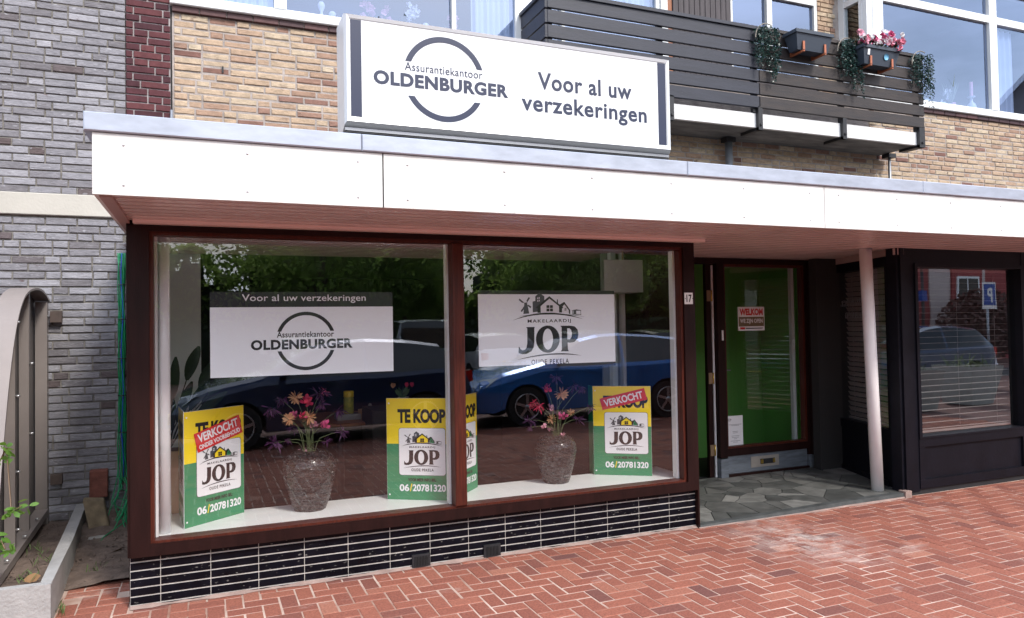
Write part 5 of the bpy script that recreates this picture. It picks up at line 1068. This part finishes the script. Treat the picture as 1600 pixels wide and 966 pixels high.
        for hx in (1.95, 2.85): mb = MB(); mb.box(hx, hx+.17, min(sgn*(hw-.01), sgn*(hw+.02)), max(sgn*(hw-.01), sgn*(hw+.02)), .84, .865, BP); mb.build('door_handle', t)
    mb = MB(); PLT = mat('yellow_plate', (.75, .52, .03), .4); mb.box(L-.01, L+.012, -.26, .26, .62 if not van else .80, .73 if not van else .91, PLT); mb.build('rear_plate', t)
    mb = MB(); mb.box(-.03, -.002, -.26, .26, .36, .47, PLT); mb.build('front_plate', t)
    if van: mb = MB(); mb.obox((L-.02, -hw*.72, 1.12), (0, hw*1.44, 0), (.012, 0, 0), (-.04, 0, .50), CG); mb.build('rear_window', t)
    t.rotation_euler = (0, 0, rot); return t
def place(o, x, y, rot): pass
BLUE = (.03, .19, .60); vanprof = [(0, .5), (.04, .68), (.5, .88), (.9, 1.04), (1.5, 1.60), (1.9, 1.78), (2.4, 1.84), (4.0, 1.84), (4.30, 1.80), (4.40, 1.2), (4.42, .5)]
# the builder makes a car at its place already turned: parts are built round the origin, so parent at the origin first
_real_thing = thing
def thing(name, label, cat, loc=(0, 0, 0), group=None):
    o = _real_thing(name, label, cat, loc, group)
    if name in ('parked_car', 'parked_van'): WL[o.name] = Vector((0, 0, 0))
    return o
car('blue hatchback parked side-on, mirrored in the right half of the shop window', 4.02, -2.10, R(3), BLUE)
car('dark blue car parked side-on, mirrored in the left half of the shop window', -.45, -1.62, R(-2), (.018, .034, .095), L=4.25)
car('silver grey van with dark rear window, mirrored left of the middle window post', 5.15, -12.4, R(90), (.42, .45, .50), L=4.42, W=1.82, prof=vanprof, van=True)
car('white hatchback seen from behind, mirrored over the left half of the logo poster', 7.35, -12.2, R(90), (.72, .73, .74))
car('pale silver hatchback seen from behind, mirrored in the left window poster', 2.35, -12.3, R(90), (.60, .62, .63))
car('silver hatchback farther right in the row, mirrored behind the blue hatchback', 10.2, -12.2, R(90), (.50, .52, .55))
car('dark grey hatchback at the right end of the row across the street', 12.7, -12.1, R(90), (.03, .032, .04))
car('dark blue hatchback between the van and the white hatchback across the street', 6.05+.0, -17.5, R(90), (.012, .022, .06))
car('slate blue hatchback behind the concrete planters, mirrored in the black shopfront', 12.6, -2.4, R(0), (.03, .055, .12))

# trees
BARK = mat('bark', (.10, .075, .055), .9, var=.3, scale=6, bump=.6); CROWN = mat('tree_foliage', (.10, .12, .04), .6, col2=(.035, .065, .02), scale=1.1)
def leafy(m, c, k):
    n, l = m.node_tree.nodes, m.node_tree.links; p = n['Principled BSDF']; t = n.new('ShaderNodeBsdfTranslucent'); t.inputs['Color'].default_value = (*c, 1)
    x = n.new('ShaderNodeMixShader'); x.inputs['Fac'].default_value = k; l.new(p.outputs[0], x.inputs[1]); l.new(t.outputs[0], x.inputs[2]); l.new(x.outputs[0], n['Material Output'].inputs['Surface'])
leafy(CROWN, (.34, .50, .12), .6); leafy(LEAFL, (.30, .50, .06), .35)
def tree_src(name, label, x, y, H, Rr, n, seed, group):
    rs = random.Random(seed); t = thing(name, label, 'tree', (x, y, 0), group); mb = MB(); th = H*.32
    mb.tube([(x, y, 0), (x+.05, y, th*.5), (x-.05, y+.05, th), (x, y, H*.7)], [.20, .16, .13, .05], BARK, 10)
    cl = []
    for k in range(26):
        a = rs.uniform(0, 6.283); q = rs.random()**.5; z = H*rs.uniform(.30, .97); rad = Rr*q*math.sqrt(max(.05, 1-((z/H-.58)/.46)**2)); c = Vector((x+rad*math.cos(a), y+rad*math.sin(a), z)); cl.append((c, rs.uniform(.45, 1.05)*Rr*.42))
        if k < 9: mb.tube([(x, y, th*rs.uniform(.8, 1.4)), Vector((x, y, th*1.3)).lerp(c, .5), c], [.06, .04, .015], BARK, 6, cap=False)
    mb.build('trunk', t); vs = []; fs = []; np_rng = np.random.default_rng(seed); mb = MB()
    for k in range(n):
        c, r_ = cl[rs.randrange(len(cl))]; d = Vector(np_rng.normal(size=3)); d.normalize(); p = c+d*r_*(rs.random()**.5)*1.15; s_ = rs.uniform(.07, .14); e = Vector(np_rng.normal(size=3)).normalized(); f = e.cross(d+Vector((0, 0, .01))).normalized(); b = len(vs)
        vs += [tuple(p+e*s_), tuple(p+f*s_*.5), tuple(p-e*s_), tuple(p-f*s_*.5)]; fs.append((b, b+1, b+2, b+3))
    mb.raw(vs, fs, CROWN); mb.build('crown', t); return t
TG = 'trees lining the far side of the street'
ta = tree_src('leafy_tree', 'leafy tree at the far left of the row across the street', -3.5, -19.5, 8.2, 3.0, 15000, 31, TG)
tb_ = tree_src('leafy_tree', 'broad dark tree mirrored behind the left window poster', 4.0, -18.0, 7.4, 3.2, 16000, 32, TG)
for src, x, y, rz, s_, lb in ((ta, 7.6, -20.0, 1.0, .85, 'leafy tree standing behind the silver van'), (tb_, 12.8, -17.5, 2.0, 1.0, 'broad tree behind the silver hatchback'), (ta, 16.5, -19.5, 2.6, 1.0, 'leafy tree behind the dark grey hatchback'),
                              (tb_, -8.5, -18.5, .6, 1.0, 'broad tree beyond the left end of the parked row'), (ta, -4.6, -25, 4.0, 1.1, 'tall tree in the second row, far left'), (tb_, 5.0, -25, 5.0, 1.15, 'broad tree in the second row behind the van'), (ta, 16.6, -25, 3.3, 1.05, 'tall tree in the second row behind the dark grey hatchback'), (tb_, 22.5, -25, .3, 1.15, 'broad tree in the second row near the red house')):
    dup(src, (x, y, 0), lb, rz, s_)
HEDGE = mat('hedge_leaf', (.04, .075, .022), .7, col2=(.018, .03, .012), scale=2); mb = MB(); rs = random.Random(4)
for k in range(9000):
    p = Vector((rs.uniform(-14, 20), rs.uniform(-16.6, -15.4), rs.random()**.7*1.9)); e = Vector((rs.uniform(-1, 1), rs.uniform(-1, 1), rs.uniform(-1, 1))).normalized(); f = e.orthogonal().normalized(); mb.raw([p+e*.11, p+f*.07, p-e*.11, p-f*.07], [(0, 1, 2, 3)], HEDGE)
mb.box(-14, 20, -16.4, -15.6, 0, 1.6, mat('hedge_core', (.012, .02, .008), .9)); tag(mb.build('hedge'), 'long clipped hedge behind the cars across the street', 'hedge')

mb = MB(); rs = random.Random(8)                         # dense woodland edge far behind the trees
def wood_top(x): return 6.3+.8*math.sin(x*.55)+.5*math.sin(x*1.7+1)-3.4*math.exp(-((x-13.4)/1.6)**2)-3.0*math.exp(-((x-1.0)/1.2)**2)
for k in range(26000):
    x = rs.uniform(-26, 30); z = wood_top(x)*(1-rs.random()**1.6*.95) if k % 3 else wood_top(x)+rs.gauss(0, .18); p = Vector((x, -28.5+rs.uniform(-.9, 1.1), z)); e = Vector((rs.gauss(0, 1), rs.gauss(0, 1), rs.gauss(0, 1))).normalized(); f = e.orthogonal().normalized(); w = rs.uniform(.10, .2); mb.raw([p+e*w, p+f*w*.6, p-e*w, p-f*w*.6], [(0, 1, 2, 3)], CROWN)
for i in range(56): x = -26+i; mb.box(x, x+1, -29.6, -28.4, 0, wood_top(x+.5)-.7, MATS['hedge_core'])
o = mb.build('woodland_edge'); o['kind'] = 'stuff'; o['label'] = 'dense dark woodland edge behind the street trees'; o['category'] = 'trees'

# red and white house across the street, with brown gable roof
rb = thing('red_and_white_house', 'red and cream boarded house with white framed windows across the street', 'house', (30, -12, 0)); RBM = mat('red_boarding', (.27, .045, .045), .7, var=.1, scale=1, stretch=(.2, .2, 6)); CRM = mat('cream_boarding', (.50, .42, .40), .7, var=.05, scale=1, stretch=(.2, .2, 6))
mb = MB(); mb.box(21.5, 25.8, -18, -10.26, 0, 7.2, RBM); mb.box(28.9, 36, -18, -10.2, 0, 7.2, RBM); mb.box(25.8, 28.9, -18, -10.2, 0, 7.2, CRM); mb.box(26.8, 28.6, -10.2, -10.12, 1.7, 3.6, RBM); mb.build('wall', rb)
mb = MB(); mb.box(27.05, 28.35, -10.115, -10.05, 2.0, 3.3, WHITE); mb.box(23.9, 24.9, -10.25, -10.18, 1.5, 3.0, WHITE); wf = mb.build('window_frame', rb)
mb = MB(); mb.box(27.15, 27.65, -10.05, -10.03, 2.1, 3.2, mat('dark_pane', (.02, .02, .025), .1)); mb.box(27.75, 28.25, -10.05, -10.03, 2.1, 3.2, MATS['dark_pane']); mb.box(24.0, 24.8, -10.18, -10.16, 1.6, 2.9, MATS['dark_pane']); mb.build('pane', wf)
mb = MB(); RF = mat('brown_roof_tile', (.10, .045, .04), .7, var=.2, scale=4); mb.box(21.2, 36.2, -18.3, -9.9, 7.2, 7.5, RF); mb.build('roof', rb)
gh = thing('parked_car_dummy', '', '', (0, 0, 0)) if False else _real_thing('brick_gable_house', 'tall brown brick gable house with white verge boards far right across the street', 'house', (0, 0, 0)); WL[gh.name] = Vector((0, 0, 0)); BRG = brick_sheet('gable_brick', (.20, .09, .06), (.26, .12, .08), (.3, .27, .25), .21, .062, .01)
mb = MB(); mb.box(.5, 9.5, 0, 9, 0, 13.4, BRG); mb.raw([(.5, 0, 13.4), (9.5, 0, 13.4), (5, 0, 17.6)], [(0, 1, 2)], BRG); mb.build('wall', gh)
mb = MB(); mb.raw([(0, 9.2, 12.9), (10, 9.2, 12.9), (10, -.4, 12.9), (0, -.4, 12.9), (5, 9.2, 17.8), (5, -.4, 17.8)], [(0, 4, 5, 3), (1, 2, 5, 4)], RF); mb.obox((0, -.42, 12.75), (5, 0, 4.9), (0, -.1, 0), (0, 0, .35), WHITE); mb.obox((10, -.42, 12.75), (-5, 0, 4.9), (0, -.1, 0), (0, 0, .35), WHITE); mb.build('roof', gh)
gh.location = (46.0, -5.5, 0); gh.rotation_euler = (0, 0, R(180+55))
mb = MB(); mb.box(22, 29, -9.9, -9.7, -.02, .9, mat('low_garden_wall', (.25, .10, .08), .8)); tag(mb.build('garden_wall'), 'low red garden wall in front of the red and cream house', 'wall')
wh_ = thing('white_house', 'low white house beyond the trees across the street', 'house', (20, -30, 0)); mb = MB(); mb.box(30, 38, -33, -28, 0, 3.0, mat('render_white', (.6, .6, .6), .8)); mb.build('wall', wh_); mb = MB(); mb.raw([(29.6, -33.4, 3.0), (38.4, -33.4, 3.0), (38.4, -27.6, 3.0), (29.6, -27.6, 3.0), (30, -30.5, 5.0), (38, -30.5, 5.0)], [(0, 1, 5, 4), (3, 4, 5, 2), (0, 4, 3), (1, 2, 5)], RF); mb.build('roof', wh_)
lp = thing('street_lamp', 'dark street lamp with a round hat by the red and cream house', 'street lamp', (21.2, -6.9, 0)); mb = MB(); mb.tube([(21.2, -6.9, 0), (21.2, -6.9, 3.5)], .05, DARKM, 12); mb.build('pole', lp); mb = MB(); mb.lathe([(.05, -.1), (.12, 0), (.36, .12), (.30, .18), (0, .24)], (21.2, -6.9, 3.5), mat('lamp_hat', (.10, .09, .085), .5), 20); mb.build('lamp_head', lp); mb = MB(); mb.box(21.08, 21.32, -7.0, -6.82, 2.2, 2.55, mat('blue_sign', (.015, .06, .30), .4)); mb.build('sign_plate', lp)
ps = thing('parking_sign', 'blue parking sign on a thin grey pole near the planters', 'sign', (18.9, -3.2, 0)); mb = MB(); mb.tube([(18.9, -3.2, 0), (18.9, -3.2, 2.55)], .03, STEEL, 10); mb.build('pole', ps); mb = MB(); mb.box(18.63, 19.17, -3.16, -3.14, 1.85, 2.55, mat('sign_white', (.75, .75, .75), .4)); mb.box(18.67, 19.13, -3.139, -3.13, 1.95, 2.50, MATS['blue_sign']); sp0 = mb.build('sign_face', ps)
mb = MB(); text(mb, 'P', 18.79, 19.01, 2.02, 2.40, (Vector((37.8, -3.128, 0)), Vector((-1, 0, 0)), Vector((0, 0, 1))), mat('sign_white', (.75, .75, .75), .4), 0, 1, .03); mb.build('letter', sp0)
pg = None
for (x, y, lb) in ((11.6, .35, 'pale concrete planter nearer the shop, mirrored low in the black shopfront'), (13.4, .15, 'pale concrete planter beside the slate blue hatchback')):
    t = thing('concrete_planter', lb, 'planter', (x, y, 0), 'concrete planters on the pavement'); mb = MB(); vs = [(x-.30, y-.30, 0), (x+.30, y-.30, 0), (x+.30, y+.30, 0), (x-.30, y+.30, 0), (x-.42, y-.42, .72), (x+.42, y-.42, .72), (x+.42, y+.42, .72), (x-.42, y+.42, .72)]
    mb.raw(vs, [(0, 1, 5, 4), (1, 2, 6, 5), (2, 3, 7, 6), (3, 0, 4, 7)], mat('pale_concrete', (.42, .44, .41), .9, var=.1)); mb.face([(x-.4, y-.4, .66), (x+.4, y-.4, .66), (x+.4, y+.4, .66), (x-.4, y+.4, .66)], SOIL); mb.build('tub', t); mb = MB()
    for k in range(60): petal(mb, (x+random.uniform(-.3, .3), y+random.uniform(-.3, .3), .66), (random.uniform(-.7, .7), random.uniform(-.7, .7), 1), random.uniform(.15, .35), .014, mat('planter_grass', (.10, .15, .04), .6), -.5)
    mb.build('grass', t)
t = tree_src('red_leaved_shrub', 'dark red leaved shrub in front of the red and cream house', 25.8, -8.0, 2.6, 1.8, 2500, 40, None) if False else None
mb = MB(); rs = random.Random(12)
for k in range(3500):
    d = Vector((rs.gauss(0, 1), rs.gauss(0, 1), rs.gauss(0, 1))).normalized()*rs.random()**.4; p = Vector((26.5+d.x*2.2, -8.6+d.y*1, 1.4+d.z*1.3)); e = Vector((rs.uniform(-1, 1), rs.uniform(-1, 1), rs.uniform(-1, 1))).normalized(); f = e.orthogonal().normalized(); mb.raw([p+e*.09, p+f*.06, p-e*.09, p-f*.06], [(0, 1, 2, 3)], mat('copper_leaf', (.075, .028, .022), .6))
tag(mb.build('copper_shrub'), 'dark copper leaved shrub in front of the red and cream house', 'shrub')
